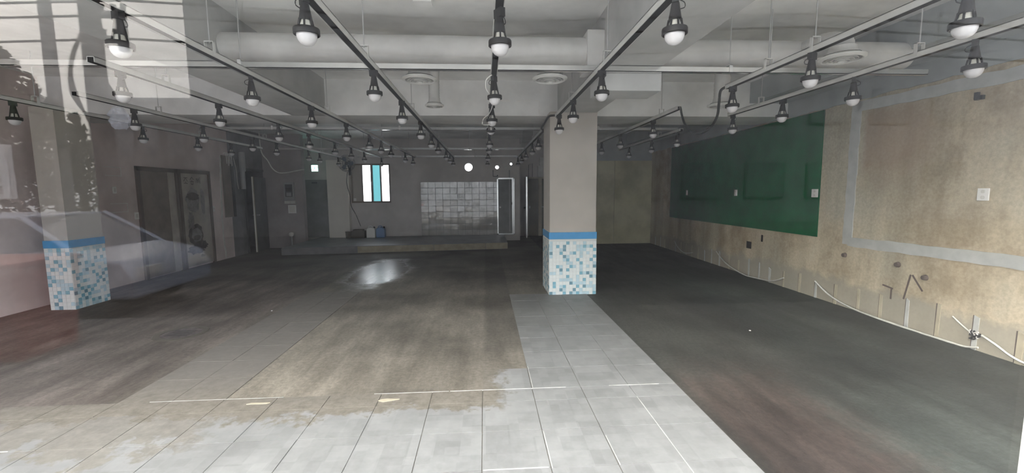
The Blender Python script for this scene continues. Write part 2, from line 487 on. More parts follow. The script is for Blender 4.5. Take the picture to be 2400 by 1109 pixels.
# ------------------------------------------------------------------ room shell
YB = 14.0     # back wall
SLAB = 3.3
fl = MB().box(-8.3, 5.6, 0.8, 16.2, -.15, 0).build('floor', M['floor'])
struct(fl, 'worn bare concrete floor with stains and a wet patch')
ce = MB().box(-7.2, 5.6, 0.7, 16.2, SLAB, SLAB + .2).build('ceiling', M['ceiling'])
struct(ce, 'grey painted concrete slab ceiling')
CR = 0.012
MB().tube(spline([(-.55, 1.6, SLAB), (-.50, 2.6, SLAB), (-.58, 3.3, SLAB), (-.52, 3.95, SLAB)]), .014, 5).build('surface_conduit', M['upperwall'], ce)
MB().box(-.60, -.44, 3.93, 4.05, SLAB - .05, SLAB).build('junction_box', M['ceiling'], ce)

RW0, RWS = 4.76, .0225
RWA = -math.atan(RWS)
def rw_build(mb, name, mat, parent=None, **k):
    if parent: return mb.build(name, mat, parent, **k)
    return mb.build(name, mat, None, loc=(RW0, 0, 0), rot=RWA, **k)
wr = rw_build(MB().box(0, .25, .9, 16, 0, 2.78), 'wall_right', M['plaster'])
struct(wr, 'bare beige plaster right wall with stains')
rw_build(MB().box(-.015, .25, .9, 16, 2.78, SLAB), 'upper_wall', M['upperwall'], wr)
# ragged paint edge at the top of the plaster
pts = [(0.9, 2.78)]
y = .9
while y < 12.6:
    pts.append((y, 2.78 - .015 - .03 * random.random())); y += .12
pts += [(12.6, 2.78), (12.6, 2.80), (.9, 2.80)]
rw_build(MB().slab([(p[0], p[1]) for p in pts[1:]], 0, -.018, 0), 'paint_edge', M['upperwall'], wr)

LX = -6.4
wlft = MB().box(LX - .25, LX, .9, 11.25, 0, SLAB).build('wall_left', M['leftwall'])
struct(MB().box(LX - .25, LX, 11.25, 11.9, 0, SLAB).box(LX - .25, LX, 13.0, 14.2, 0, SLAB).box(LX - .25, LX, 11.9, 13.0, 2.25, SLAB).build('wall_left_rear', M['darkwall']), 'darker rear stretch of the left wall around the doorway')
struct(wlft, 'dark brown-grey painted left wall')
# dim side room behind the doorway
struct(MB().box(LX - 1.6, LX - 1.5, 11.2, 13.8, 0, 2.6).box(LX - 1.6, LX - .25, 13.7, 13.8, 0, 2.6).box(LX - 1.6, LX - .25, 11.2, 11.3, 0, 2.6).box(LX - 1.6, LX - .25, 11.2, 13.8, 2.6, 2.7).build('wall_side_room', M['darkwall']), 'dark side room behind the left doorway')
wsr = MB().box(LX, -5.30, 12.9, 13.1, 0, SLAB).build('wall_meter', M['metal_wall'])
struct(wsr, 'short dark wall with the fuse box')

# back wall with real openings
back_o = MB().box(-6.4, 1.0, YB, YB + .2, 0, SLAB).build('wall_back', M['backwall'])
struct(back_o, 'grey painted back wall')
cut = MB().box(-4.22, -3.03, YB - .2, YB + .5, 1.30, 2.50)
for cx_, cz_, cr_ in ((-.511, 2.40, .125), (.412, 2.395, .058), (.87, 2.50, .04)):
    cut.cone((cx_, YB - .2, cz_), (cx_, YB + .5, cz_), cr_, cr_, 28)
cut_o = cut.build('cutter', M['backwall'])
bm_ = back_o.modifiers.new('openings', 'BOOLEAN'); bm_.object = cut_o; bm_.operation = 'DIFFERENCE'; bm_.solver = 'EXACT'
dg = bpy.context.evaluated_depsgraph_get()
nm = bpy.data.meshes.new_from_object(back_o.evaluated_get(dg))
back_o.modifiers.clear(); back_o.data = nm
bpy.data.objects.remove(cut_o)
# rims of the round openings
for cx_, cz_, cr_ in ((-.511, 2.40, .125), (.412, 2.395, .058), (.87, 2.50, .04)):
    MB().lathe([(cr_, -.012), (cr_ + .012, -.012), (cr_ + .012, .0), (cr_, .0), (cr_, -.012)], 28, (cx_, YB, cz_), 1).build('vent_rim', M['offwhite'], back_o)
# pilaster, hall behind, right back wall
struct(MB().box(-4.92, -4.28, YB - .22, YB, .19, 2.62).build('wall_pilaster', M['pilaster']), 'shallow pilaster on the back wall behind the fan')
struct(MB().box(1.0, 1.15, YB, 15.5, 0, SLAB).build('wall_hall_left', M['backwall']), 'side wall of the rear hall')
struct(MB().box(1.0, 3.0, 15.4, 15.6, 0, SLAB).build('wall_hall_back', M['backwall']), 'grey end wall of the rear hall')
struct(MB().box(2.7, 2.9, 12.95, 15.4, 0, SLAB).build('wall_hall_right', M['backwall']), 'right side wall of the rear hall')
wbr = MB().box(2.7, 5.3, 12.75, 12.95, 0, SLAB).build('wall_back_right', M['upperwall'])
struct(wbr, 'rear right wall with pale board lining')
for k in range(2):
    x0 = 2.75 + k * 1.16
    MB().box(x0, x0 + 1.15, 12.725, 12.75, .0, 2.50).build('board_panel', M['ply'], wbr)

# beams under the slab
bmR = struct(MB().box(1.15, 1.69, .9, 6.8, 2.77, SLAB).build('beam_right', M['beam_dimmed']), 'grey concrete beam running from the pillar to the shopfront')
MB().box(1.10, 1.70, 4.11, 4.47, 2.55, 2.80).build('beam_casing', M['beam_dimmed'], bmR, bevel=.004)
bmL = struct(MB().box(-2.88, -2.38, .9, 6.8, 2.77, SLAB).build('beam_left', M['beam_dimmed']), 'grey concrete beam left of the centre')
bmC = struct(MB().box(LX, 4.9, 6.76, 7.6, 2.77, SLAB).build('beam_cross', M['beam']), 'deep grey cross beam over the pillar')
struct(MB().box(2.55, 3.0, 7.6, 12.8, 2.9, SLAB).build('beam_rear_right', M['beam']), 'grey beam behind the pillar')
struct(MB().box(4.25, 4.85, .9, 12.7, 2.98, SLAB).build('beam_side', M['upperwall']), 'grey beam along the right wall')
# paint residue of a removed sign on the cross beam
for x0, x1, z0, z1 in ((.17, .20, 3.0, 3.03), (.28, .42, 2.985, 3.005), (.52, .58, 2.985, 3.005), (.62, .66, 2.985, 3.0), (.70, .72, 2.985, 3.0), (.78, .87, 2.99, 3.005), (.86, .872, 2.90, 2.99), (.855, .87, 2.80, 2.87), (.18, .26, 2.79, 2.82), (-.30, -.26, 2.98, 3.01)):
    MB().box(x0, x1, 6.752, 6.762, z0, z1).build('paint_trace', M['white'], bmC)

# ------------------------------------------------------------------ pillars with mosaic skirts
def mosaic(face_list, name, parent):
    mb = MB()
    for (o, u, nrm, cols, rows, s) in face_list:
        o = Vector(o); u = Vector(u); nrm = Vector(nrm); g = s * .04; dk = set()
        for i in range(cols):
            for j in range(rows):
                r = random.random()
                if r >= .74 and (i - 1, j) in dk or r >= .74 and (i, j - 1) in dk and random.random() < .8: r = random.random() * .74
                if r >= .74: dk.add((i, j))
                mb.cur = 0 if r < .50 else 1 if r < .74 else 2 if r < .93 else 3
                a = o + u * (i * s + g) + Vector((0, 0, j * s + g)); w = u * (s - 2 * g); h = Vector((0, 0, s - 2 * g)); t = nrm * .004
                mb.add([a, a + w, a + w + h, a + h, a + t, a + w + t, a + w + h + t, a + h + t], [(4, 5, 6, 7), (0, 1, 5, 4), (1, 2, 6, 5), (2, 3, 7, 6), (3, 0, 4, 7)])
    ob = mb.build(name, [M['mos_white'], M['mos_pale'], M['mos_mid'], M['mos_deep']], parent)
    ob['kind'] = 'stuff'
    return ob
def pillar(x0, x1, y0, y1, label, rows, s, h):
    p = MB().box(x0, x1, y0, y1, 0, 2.78).build('pillar', M['taupe'])
    struct(p, label)
    MB().box(x0 - .008, x1 + .008, y0 - .008, y1 + .008, 0, h).build('grout_bed', M['grout'], p)
    W = round((x1 - x0 + .016) / s); Dp = round((y1 - y0 + .016) / s)
    sx = (x1 - x0 + .016) / W; sy = (y1 - y0 + .016) / Dp
    mosaic([((x0 - .008, y0 - .008, 0), (1, 0, 0), (0, -1, 0), W, int(h / sx), sx),
            ((x0 - .008, y1 + .008, 0), (0, -1, 0), (-1, 0, 0), Dp, int(h / sy), sy),
            ((x1 + .008, y0 - .008, 0), (0, 1, 0), (1, 0, 0), Dp, int(h / sy), sy),
            ((x1 + .008, y1 + .008, 0), (-1, 0, 0), (0, 1, 0), W, int(h / sx), sx)], 'mosaic', p)
    MB().box(x0 - .014, x1 + .014, y0 - .014, y1 + .014, h, h + .105).build('blue_border', M['blue_tile'], p, bevel=.003)
    return p
pillar(.985, 1.70, 6.45, 7.13, 'square taupe pillar with blue and white mosaic skirt', 17, .051, .87)
pillar(-6.06, -5.75, 6.23, 6.77, 'narrow pillar with mosaic skirt by the left wall', 17, .051, .87)

# ------------------------------------------------------------------ floor tiles
ts = .3955
tile_me = MB().box(0, ts, 0, ts, 0, .006).mesh('floor_tile', M['tile'])
half_me = MB().box(0, ts, 0, .196, 0, .006).mesh('floor_tile_cut', M['tile'])
strip_me = MB().box(0, .40, 0, .40, 0, .0035).mesh('joint_bed', M['tilejoint'])
TX = [1.162 - .4003 * k for k in range(0, 16)]
def lay(me, x, y):
    o = inst(me, 'floor_tile', fl, (x + .0025, y + .0025, random.uniform(-.0012, .0004)), (random.uniform(-.0015, .0015), random.uniform(-.0015, .0015), random.uniform(-.002, .002)))
    return o
rows_y = [3.11 - .4015 * k for k in range(1, 6)]
for x in TX:
    for yy in rows_y: lay(tile_me, x, yy)
    lay(half_me, x, 3.11)
for x in TX[:2] + [TX[2]]:
    for k in range(8): lay(tile_me, x, 3.312 + .4015 * k)
lay(tile_me, TX[3], 3.312)
for x in (-2.84, -2.44):
    for k in range(9): lay(tile_me, x, 3.312 + .4015 * k)
# pale filler left in some joints
mb = MB()
for (x0, y0, x1, y1, w) in ((-.3, 3.311, .64, 3.311, .006), (1.0, 3.311, 1.42, 3.311, .006), (.37, 3.311, .37, 3.75, .004), (.37, 2.3, .37, 2.68, .004), (.77, 2.3, .77, 2.6, .004), (1.162, 2.2, 1.162, 3.11, .004),
                            (-.03, 2.31, .35, 2.31, .004), (-.9, 3.311, -.31, 3.311, .004), (-2.6, 3.311, -1.6, 3.311, .005), (-3.9, 2.71, -3.0, 2.71, .004)):
    if abs(x1 - x0) > abs(y1 - y0): mb.box(x0, x1, y0 - w / 2, y0 + w / 2, 0, .0075)
    else: mb.box(x0 - w / 2, x0 + w / 2, y0, y1, 0, .0075)
o = mb.build('joint_filler', M['tilejoint'], fl); o['kind'] = 'stuff'

# ------------------------------------------------------------------ shopfront
GY = .9
wf = MB().box(-6.65, -5.9, GY - .12, GY + .12, 0, SLAB).box(4.62, 5.1, GY - .12, GY + .12, 0, SLAB).box(-5.9, 4.62, GY - .12, GY + .12, 3.26, SLAB + .6).build('wall_front', M['offwhite'])
struct(wf, 'front wall around the shop window')
win = MB().box(-5.9, 4.62, GY - .04, GY + .04, 0, .14).box(-5.9, 4.62, GY - .04, GY + .04, 3.18, 3.26).build('window_1', M['whiteframe'])
struct(win, 'white framed shop window across the front')
mx = [-5.9, -3.9, -1.35, 1.308, 2.95, 4.57]
for x in mx:
    MB().box(x, x + .10, GY - .018, GY + .010, .14, 3.18).build('mullion', M['whiteframe'], win)
for a, b_ in zip(mx[:-1], mx[1:]):
    MB().box(a + .09, b_ + .01, GY - .005, GY + .005, .13, 3.19).build('glass_pane', M['glass'], win)

# ------------------------------------------------------------------ lighting tracks
RZ = 2.665      # underside of the tracks
def channel(mb, x, y0, y1, w=.058, h=.045, t=.005):
    mb.box(x - w / 2, x - w / 2 + t, y0, y1, RZ, RZ + h)
    mb.box(x + w / 2 - t, x + w / 2, y0, y1, RZ, RZ + h)
    mb.box(x - w / 2, x + w / 2, y0, y1, RZ + h - t, RZ + h)
    return mb
def ceil_z(x, y):
    if 6.76 < y < 7.6: return 2.77
    if 1.10 < x < 1.70 and 4.1 < y < 4.47: return 2.75
    if (1.15 < x < 1.69 or -2.88 < x < -2.38) and y < 6.8: return 2.77
    return SLAB
def hanger(parent, x, y):
    top = ceil_z(x, y)
    if top - RZ < .2: return
    MB().cone((x, y, RZ + .10), (x, y, top), .005, .005, 6).build('hanger_rod', M['rod'], parent)
    MB().box(x - .034, x - .030, y - .015, y + .015, RZ + .01, RZ + .115).box(x + .030, x + .034, y - .015, y + .015, RZ + .01, RZ + .115).box(x - .034, x + .034, y - .015, y + .015, RZ + .11, RZ + .116).build('hanger_bracket', M['galv'], parent)
def track(name, label, x, y0, y1, hang):
    t = thing(name, label, 'lighting track', (0, 0, 0), 0, 'lighting tracks under the ceiling')
    channel(MB(), x, y0, y1).build('channel', M['galv'], t)
    MB().box(x - .0235, x + .0235, y0, y1, RZ - .001, RZ + .036).build('track_slot', M['slot'], t)
    for hy in hang: hanger(t, x, hy)
    return t
# x, segments, hangers, ordinal from the left
ORD = ['leftmost', 'second', 'third', 'fourth', 'fifth', 'sixth', 'seventh', 'eighth', 'ninth']
TR = [(-5.35, [(4.2, 10.8)], [5.6, 8.6]), (-4.38, [(5.0, 13.6)], [6.2, 9.0, 12.0]), (-3.15, [(3.77, 13.85)], [4.6, 8.4, 11.6]),
      (-2.12, [(.98, 13.5)], [3.6, 6.1, 9.2, 12.4]), (-.955, [(.98, 13.85)], [2.0, 3.65, 5.9, 9.0, 12.0]), (.10, [(.98, 13.85)], [2.2, 5.5, 9.0, 12.0]),
      (1.055, [(.98, 6.25), (7.66, 13.8)], [3.7, 5.2, 9.2, 12.0]), (2.58, [(.98, 4.5), (5.62, 10.2)], [3.3, 3.85, 6.2, 9.0]), (3.55, [(.98, 6.12), (7.62, 11.2)], [3.4, 5.4, 8.6])]
for k, (x, segs, hg) in enumerate(TR):
    for si, (a, b_) in enumerate(segs):
        if k == 0: lb = 'black slotted grey lighting track nearest the left wall'
        elif k == 8: lb = 'lighting track nearest the right wall, ' + ('piece by the shop window' if si == 0 else 'rear piece')
        else:
            lb = f'grey lighting track with black slot, {ORD[k]} from the left wall'
            if len(segs) > 1: lb += ', window end' if si == 0 else ', rear end'
        track('lighting_track', lb, x, a, b_, [h for h in hg if a < h < b_])
def cross_track(y, x0, x1, label, hang, h=.05, bright=True):
    t = thing('cross_rail', label, 'ceiling rail', (0, 0, 0), 0, 'cross rails joining the lighting tracks')
    w = .05; z0 = RZ + .046
    MB().box(x0, x1, y - w / 2, y - w / 2 + .006, z0, z0 + h).box(x0, x1, y + w / 2 - .006, y + w / 2, z0, z0 + h).box(x0, x1, y - w / 2, y + w / 2, z0, z0 + .006).build('channel', M['cross_steel'], t)
    for hx in hang:
        top = ceil_z(hx, y)
        if top - RZ > .2:
            MB().cone((hx, y, RZ + .1), (hx, y, top), .005, .005, 6).build('hanger_rod', M['rod'], t)
            MB().box(hx - .015, hx + .015, y - .03, y - .026, RZ + .05, RZ + .12).box(hx - .015, hx + .015, y + .026, y + .03, RZ + .05, RZ + .12).box(hx - .015, hx + .015, y - .03, y + .03, RZ + .115, RZ + .12).build('hanger_bracket', M['galv'], t)
cross_track(4.08, -4.4, 4.35, 'pale steel cross rail nearest the shop window', [-2.15, 2.35, 2.75])
cross_track(7.9, -4.55, 1.03, 'thin steel cross rail just behind the cross beam', [-3.7, -1.5])
cross_track(7.9, 1.72, 3.6, 'short steel cross rail behind the pillar, right side', [2.1])
cross_track(11.5, -5.3, 1.1, 'thin steel cross rail over the stage edge', [-2.6, -.4])
cross_track(13.92, -4.0, 1.05, 'thin steel cross rail along the back wall', [-2.6, -.3])

# ------------------------------------------------------------------ caged bulb lamps (origin where they clip into the track)
def make_lamp():
    t = thing('bulb_lamp', 'x', 'lamp', (0, 0, 0), 0, 'caged bulb lamps hanging from the tracks')
    MB().box(-.017, .017, -.035, .035, -.05, .0).build('track_adapter', M['black'], t)
    cage = MB().lathe([(.0, -.045), (.021, -.045), (.025, -.07), (.036, -.138), (.030, -.138), (.0, -.130)], 12)
    for k in range(6):
        a = 2 * PI * k / 6
        c, s = math.cos(a), math.sin(a)
        cage.tube([(.032 * c, .032 * s, -.13), (.043 * c, .043 * s, -.185)], .0055, 4)
    cage.build('cage', M['black'], t, smooth=40)
    MB().lathe([(.050, -.178), (.066, -.178), (.068, -.182), (.068, -.210), (.062, -.213), (.052, -.205), (.050, -.178)], 20).build('ring', M['black'], t, smooth=40)
    b = MB().lathe([(.0, -.200), (.051, -.198), (.0535, -.207), (.052, -.222), (.046, -.240), (.035, -.255), (.019, -.264), (.0, -.267)], 20).build('bulb', M['bulb'], t, smooth=60)
    MB().lathe([(.0, -.13), (.024, -.13), (.028, -.15), (.042, -.19), (.0, -.20)], 14).build('bulb_neck', M['neck'], b, smooth=50)
    MB().tube(spline([(.018, .0, -.03), (.045, .01, -.045), (.048, .01, -.07), (.024, .0, -.08)], 5), .0028, 5).build('lead_wire', M['black'], t)
    return t
LAMPS = {0: [5.34, 7.2, 8.48, 9.55], 1: [5.78, 7.10, 8.52, 9.47, 11.12, 11.85, 13.3], 2: [4.05, 5.43, 6.9, 8.05, 9.39, 10.5, 11.6, 13.5],
         3: [2.75, 4.17, 5.54, 6.88, 8.2, 9.12, 10.06, 11.8, 13.03], 4: [2.48, 3.93, 5.2, 6.67, 7.98, 9.14, 10.96, 12.2, 13.5],
         5: [2.62, 4.07, 5.34, 6.24, 8.0, 9.15, 11.27, 13.5], 6: [2.39, 3.87, 5.10, 6.06, 8.38, 9.47, 10.88, 12.2, 13.55],
         7: [2.23, 3.32, 4.40, 6.5, 8.08, 9.39], 8: [2.99, 4.01, 4.99, 6.02, 7.79, 9.02, 10.43]}
NUM = ['first', 'second', 'third', 'fourth', 'fifth', 'sixth', 'seventh', 'eighth', 'ninth']
proto = make_lamp(); used = False
for k, ys in LAMPS.items():
    x = TR[k][0]
    where = 'the track nearest the left wall' if k == 0 else 'the track nearest the right wall' if k == 8 else f'the {ORD[k]} track from the left'
    for i, yy in enumerate(ys):
        o = proto if not used else copy_tree(proto); used = True
        o.location = (x, yy, RZ)
        o.rotation_euler = (0, random.uniform(-.03, .03), random.uniform(0, 6.28) if yy < 9 else 0)
        if k == 5 and i == 3:
            o.rotation_euler = (.25, -.45, 1.0)
            o['label'] = 'caged bulb lamp tilted sideways on the sixth track from the left'
        else:
            o['label'] = f'caged bulb lamp, {NUM[i]} from the window on {where}'
# flexible conduits and loose cables at the tracks
tag(MB().tube(spline([(2.58, 4.5, 2.69), (2.54, 4.56, 2.66), (2.56, 4.62, 2.54), (2.60, 4.72, 2.42), (2.60, 4.85, 2.32), (2.56, 4.98, 2.27), (2.52, 5.12, 2.30), (2.50, 5.28, 2.42), (2.52, 5.42, 2.56), (2.56, 5.55, 2.67), (2.58, 5.64, 2.69)], 6), .014, 8).build('flexible_conduit', M['conduit'], smooth=60), 'black flexible conduit sagging between two tracks on the right', 'conduit')
tag(MB().tube(spline([(1.055, 6.26, 2.69), (1.02, 6.34, 2.705), (.96, 6.40, 2.70), (.945, 6.75, 2.66), (.945, 7.1, 2.64), (.99, 7.4, 2.66), (1.055, 7.68, 2.69)], 6), .016, 8).build('flexible_conduit', M['conduit'], smooth=60), 'black conduit passing around the left side of the pillar', 'conduit')
tag(MB().tube(spline([(.08, 4.02, 2.66), (.03, 4.03, 2.62), (.025, 4.05, 2.55), (.06, 4.10, 2.50), (.09, 4.3, 2.46), (.06, 4.6, 2.42), (.0, 4.8, 2.40), (-.01, 4.95, 2.36), (.08, 5.1, 2.38)], 6), .005, 6).build('white_cable', M['white'], smooth=60), 'thin white cable looping below the centre lighting track', 'cable')

# ------------------------------------------------------------------ ventilation
d = thing('ventilation_duct', 'large round grey ventilation duct crossing under the ceiling', 'duct', (0, 4.27, 2.95))
MB().cone((-2.40, 0, 0), (1.0, 0, 0), .128, .128, 32).build('duct_pipe', M['duct'], d, smooth=40)
MB().cone((1.69, 0, 0), (4.3, 0, 0), .128, .128, 32).build('duct_pipe', M['duct'], d, smooth=40)
MB().box(.985, 1.15, -.145, .20, -.19, .16).build('end_box', M['duct'], d, bevel=.004)
for xx in (-1.2, .1):
    MB().lathe([(.1285, -.02), (.132, -.02), (.132, .02), (.1285, .02)], 32, (xx, 0, 0), 0).build('seam_band', M['duct'], d, smooth=40)
def diffuser(x, y, z, label, r=.18, neck=None):
    t = thing('ceiling_diffuser', label, 'vent', (x, y, z), 0, 'round ceiling air diffusers')
    MB().lathe([(r * .78, .012), (r * .80, -.010), (r * .86, -.014), (r, .0), (r, .012), (r * .86, .022), (r * .78, .03), (r * .78, .012)], 32).build('rim', M['diffuser'], t, smooth=40)
    for k in range(4):
        a = r * (.68 - .16 * k)
        MB().lathe([(a, -.010 - .006 * k), (a - .022, .020), (a - .026, .020), (a - .005, -.012 - .006 * k), (a, -.010 - .006 * k)], 28).build('vane_ring', M['diffuser'], t, smooth=50)
    MB().lathe([(.0, .03), (r * .80, .032)], 28).build('back_plate', M['dark'], t)
    MB().lathe([(r * .8, .02), (r * .62, .06), (r * .58, .10)], 24).build('collar', M['duct'], t, smooth=50)
    if neck:
        mb = MB()
        pts = spline(neck, 8)
        rr = [r * .56 + (.004 if (i % 2) else -.002) for i in range(len(pts))]
        mb.tube(pts, rr, 18).build('flexible_neck', M['duct'], t, smooth=70)
    return t
diffuser(-.655, 4.59, 2.755, 'round air diffuser below the duct, left of the centre track', neck=[(0, 0, .09), (0, -.02, .16), (0, -.12, .20), (0, -.22, .21)])
diffuser(.69, 4.53, 2.755, 'round air diffuser below the duct, near the right beam', neck=[(0, 0, .09), (0, -.02, .16), (0, -.10, .20), (0, -.18, .21)])
diffuser(-.66, 5.96, 2.76, 'round air diffuser on a flexible neck before the cross beam', r=.125, neck=[(0, 0, .09), (0, .0, .22), (0, .0, .38), (0, .02, .54)])
diffuser(3.20, 3.76, 2.76, 'round air diffuser high on the right near the window', neck=[(0, 0, .09), (0, .1, .16), (0, .3, .20), (0, .45, .20)])
diffuser(3.28, 5.86, 2.76, 'round air diffuser high on the right above the green panel', neck=[(0, 0, .09), (0, 0, .25), (0, 0, .54)])

# ------------------------------------------------------------------ stage at the back
st = thing('stage', 'low dark stage platform along the back wall with pale front board', 'stage', (0, 0, 0))
SF = [(-5.28, 11.33), (.62, 11.92), (.62, YB - .004), (-5.28, YB - .004)]
MB().prism(SF, 0, .19).build('platform', M['stage_top'], st)
def stage_front(xa, xb, mat, name):
    f = lambda x: 11.33 + (x + 5.28) * (.59 / 5.9)
    MB().prism([(xa, f(xa) - .014), (xb, f(xb) - .014), (xb, f(xb) - .001), (xa, f(xa) - .001)], .008, .178).build(name, mat, st)
for a, b_ in ((-3.40, -1.42), (-1.41, .0), (.01, .625)):
    stage_front(a, b_, M['stageboard'], 'front_board')
stage_front(-5.28, -3.41, M['darkwall'], 'front_board')

# items on the stage by the window
def jerrycan(x, y, mat, label):
    t = thing('jerrycan', label, 'jerrycan', (x, y, .19), random.uniform(-.1, .1), 'jerrycans on the stage')
    MB().slab([(-.13, 0), (.13, 0), (.135, .02), (.135, .24), (.10, .31), (-.02, .33), (-.11, .30), (-.135, .25), (-.135, .02)], 1, -.10, .10).build('body', mat, t, bevel=.015)
    MB().tube(spline([(-.09, 0, .30), (-.07, 0, .355), (.0, 0, .365), (.05, 0, .33)], 5), .012, 6).build('handle', mat, t)
    MB().cone((.09, 0, .30), (.10, 0, .345), .024, .024, 12).build('cap', M['black'], t)
jerrycan(-3.585, 13.66, M['can_white'], 'pale jerrycan on the stage beside the dark crate')
jerrycan(-3.29, 13.68, M['can_blue'], 'blue jerrycan on the stage beside the pale one')
t = thing('crate', 'dark plastic crate on the stage below the fan', 'crate', (-3.965, 13.66, .19))
for zz in (0.0, .08, .16):
    MB().box(-.20, .20, -.13, -.118, zz, zz + .06).box(-.20, .20, .118, .13, zz, zz + .06).box(-.20, -.188, -.13, .13, zz, zz + .06).box(.188, .20, -.13, .13, zz, zz + .06).build('slat_band', M['crate'], t)
MB().box(-.19, .19, -.12, .12, 0, .2).build('contents', M['crate'], t)
MB().prism([(-.17, -.10), (.15, -.10), (.15, .10), (-.17, .10)], .2, .27).build('folded_cloth', M['crate'], t, bevel=.02)
t = thing('bucket', 'small dark tub on the stage beside the crate', 'bucket', (-4.29, 13.64, .19))
MB().lathe([(.0, 0), (.075, 0), (.09, .19), (.095, .19), (.095, .2), (.085, .2), (.072, .015), (0, .012)], 18).build('tub', M['crate'], t, smooth=40)
MB().tube([(.09 * math.cos(a), 0, .19 + .05 * math.sin(a)) for a in [PI * k / 10 for k in range(11)]], .004, 5).build('handle', M['rod'], t)

# glossy tiles on the back wall
cols_, rows_ = 12, 9
x0, x1, z0, z1 = -2.06, .76, .19, 1.93
cw, ch = (x1 - x0) / cols_, (z1 - z0) / rows_
MB().box(x0, x1, YB - .004, YB, z0, z1).build('grout_bed', M['darkwall'], back_o)
tme = MB().box(-cw / 2 + .006, cw / 2 - .006, 0, .012, -ch / 2 + .006, ch / 2 - .006).mesh('wall_tile', M['wall_tile'])
for i in range(cols_):
    for j in range(rows_):
        xx = x0 + (i + .5) * cw
        inst(tme, 'wall_tile', back_o, (xx, YB - .011, z0 + (j + .5) * ch), (random.gauss(0, .010), 0, random.gauss(0, .012)))
MB().box(.79, .83, YB - .025, YB, .30, 2.3).build('vertical_pipe', M['panel_grey'], back_o)

# back window
w2 = MB().box(-4.24, -3.01, YB - .03, YB + .10, 1.28, 1.33).box(-4.24, -3.01, YB - .03, YB + .10, 2.475, 2.52).box(-4.24, -4.20, YB - .03, YB + .10, 1.28, 2.52).box(-3.05, -3.01, YB - .03, YB + .10, 1.28, 2.52).build('window_2', M['winframe'])
struct(w2, 'brown framed sliding window in the back wall')
MB().box(-4.20, -3.92, YB + .02, YB + .05, 1.33, 2.475).build('blind_panel', M['taupe'], w2)
MB().box(-3.92, -3.88, YB + .01, YB + .08, 1.33, 2.475).box(-3.63, -3.57, YB + .0, YB + .08, 1.33, 2.475).box(-3.34, -3.29, YB + .01, YB + .08, 1.33, 2.475).build('sash_stile', M['winframe'], w2)
MB().box(-3.88, -3.63, YB + .04, YB + .045, 1.33, 2.475).build('glass_pane', M['clearglass'], w2)
MB().box(-3.57, -3.34, YB + .04, YB + .045, 1.33, 2.475).build('cyan_pane', M['cyanglass'], w2)
MB().box(-3.29, -3.05, YB + .04, YB + .045, 1.33, 2.475).build('glass_pane', M['clearglass'], w2)
MB().box(-3.62, -3.58, YB - .01, YB + .0, 1.85, 1.95).build('latch', M['panel_grey'], w2)
MB().box(-4.0, -3.5, YB - .06, YB - .03, 1.25, 1.28).build('window_sill', M['offwhite'], w2)
tag(MB().box(-4.19, -4.11, -.005, .005, -.045, .045).build('notice', M['white'], loc=(0, YB + .008, 1.385)), 'small white notice on the blind panel beside the back window', 'notice')

# wall fan left of the window
t = thing('wall_fan', 'round grey wall fan mounted left of the back window', 'fan', (-4.19, 13.46, 2.50))
mb = MB()
R_ = .255
for yy, rr in ((-.075, .10), (-.07, .17), (-.04, .23), (0, R_), (.045, .23), (.07, .15)):
    mb.tube([(rr * math.cos(a), yy, rr * math.sin(a)) for a in [2 * PI * k / 24 for k in range(25)]], .004, 4)
for k in range(18):
    a = 2 * PI * k / 18
    mb.tube([(r * math.cos(a), yy, r * math.sin(a)) for r, yy in ((.05, -.08), (.17, -.07), (.23, -.04), (R_, 0), (.23, .045), (.06, .075))], .003, 4)
mb.build('guard', M['fanmetal'], t)
for k in range(3):
    a0 = 2 * PI * k / 3
    pts = [(.04, -.3), (.12, -.55), (.20, -.35), (.215, .05), (.19, .35), (.10, .35), (.04, .3)]
    MB().slab([(r * math.cos(a0 + b_), r * math.sin(a0 + b_)) for r, b_ in pts], 1, -.006, .0).build('blade', M['fanblade'], t)
MB().cone((0, -.02, 0), (0, .20, 0), .055, .05, 16).build('motor', M['fanmetal'], t, smooth=40)
MB().box(-.025, .025, .16, .32, -.12, -.0).box(-.04, .04, .27, .32, -.35, .1).build('wall_bracket', M['fanmetal'], t)
tag(MB().tube(spline([(-4.25, 13.70, 2.25), (-4.30, 13.74, 1.9), (-4.22, 13.75, 1.5), (-4.2, 13.75, 1.2), (-4.05, 13.72, .9), (-3.92, 13.70, .55)], 6), .010, 6).build('power_cord', M['conduit']), 'dark cord hanging from the wall fan to the crate', 'cord')

# white framed steel door in the back wall
dr = MB().box(.40, .44, YB - .035, YB, .20, 2.05).box(.93, .97, YB - .035, YB, .20, 2.05).box(.40, .97, YB - .035, YB, 2.01, 2.05).box(.40, .97, YB - .035, YB, .20, .235).build('door_1', M['alu'])
struct(dr, 'narrow grey door with white frame in the back wall')
MB().box(.44, .89, YB - .022, YB, .235, 2.01).build('leaf', M['greydoor'], dr)
MB().box(.885, .925, YB - .03, YB, .235, 2.01).build('edge_strip', M['alu'], dr)
MB().cone((.50, YB - .06, 1.10), (.50, YB - .02, 1.10), .03, .022, 14).build('door_knob', M['rod'], dr)
MB().box(.87, .89, YB - .045, YB - .02, 1.18, 1.26).build('latch', M['black'], dr)
tag(MB().cone((0, 0, 0), (0, -.01, 0), .05, .05, 16).build('round_plate', M['offwhite'], loc=(.70, YB, 2.39)), 'small round cover plate above the white framed door', 'cover plate')
# tap fittings above
t = thing('tap_fitting', 'small dark pipe tap on the back wall beside the white door', 'tap', (.28, YB - .02, 2.2))
MB().tube([(0, 0, .1), (0, 0, -.1), (.14, 0, -.1)], .012, 6).build('pipe', M['fanmetal'], t)
MB().cone((.14, 0, -.1), (.14, -.05, -.06), .018, .012, 8).build('valve', M['fanmetal'], t)

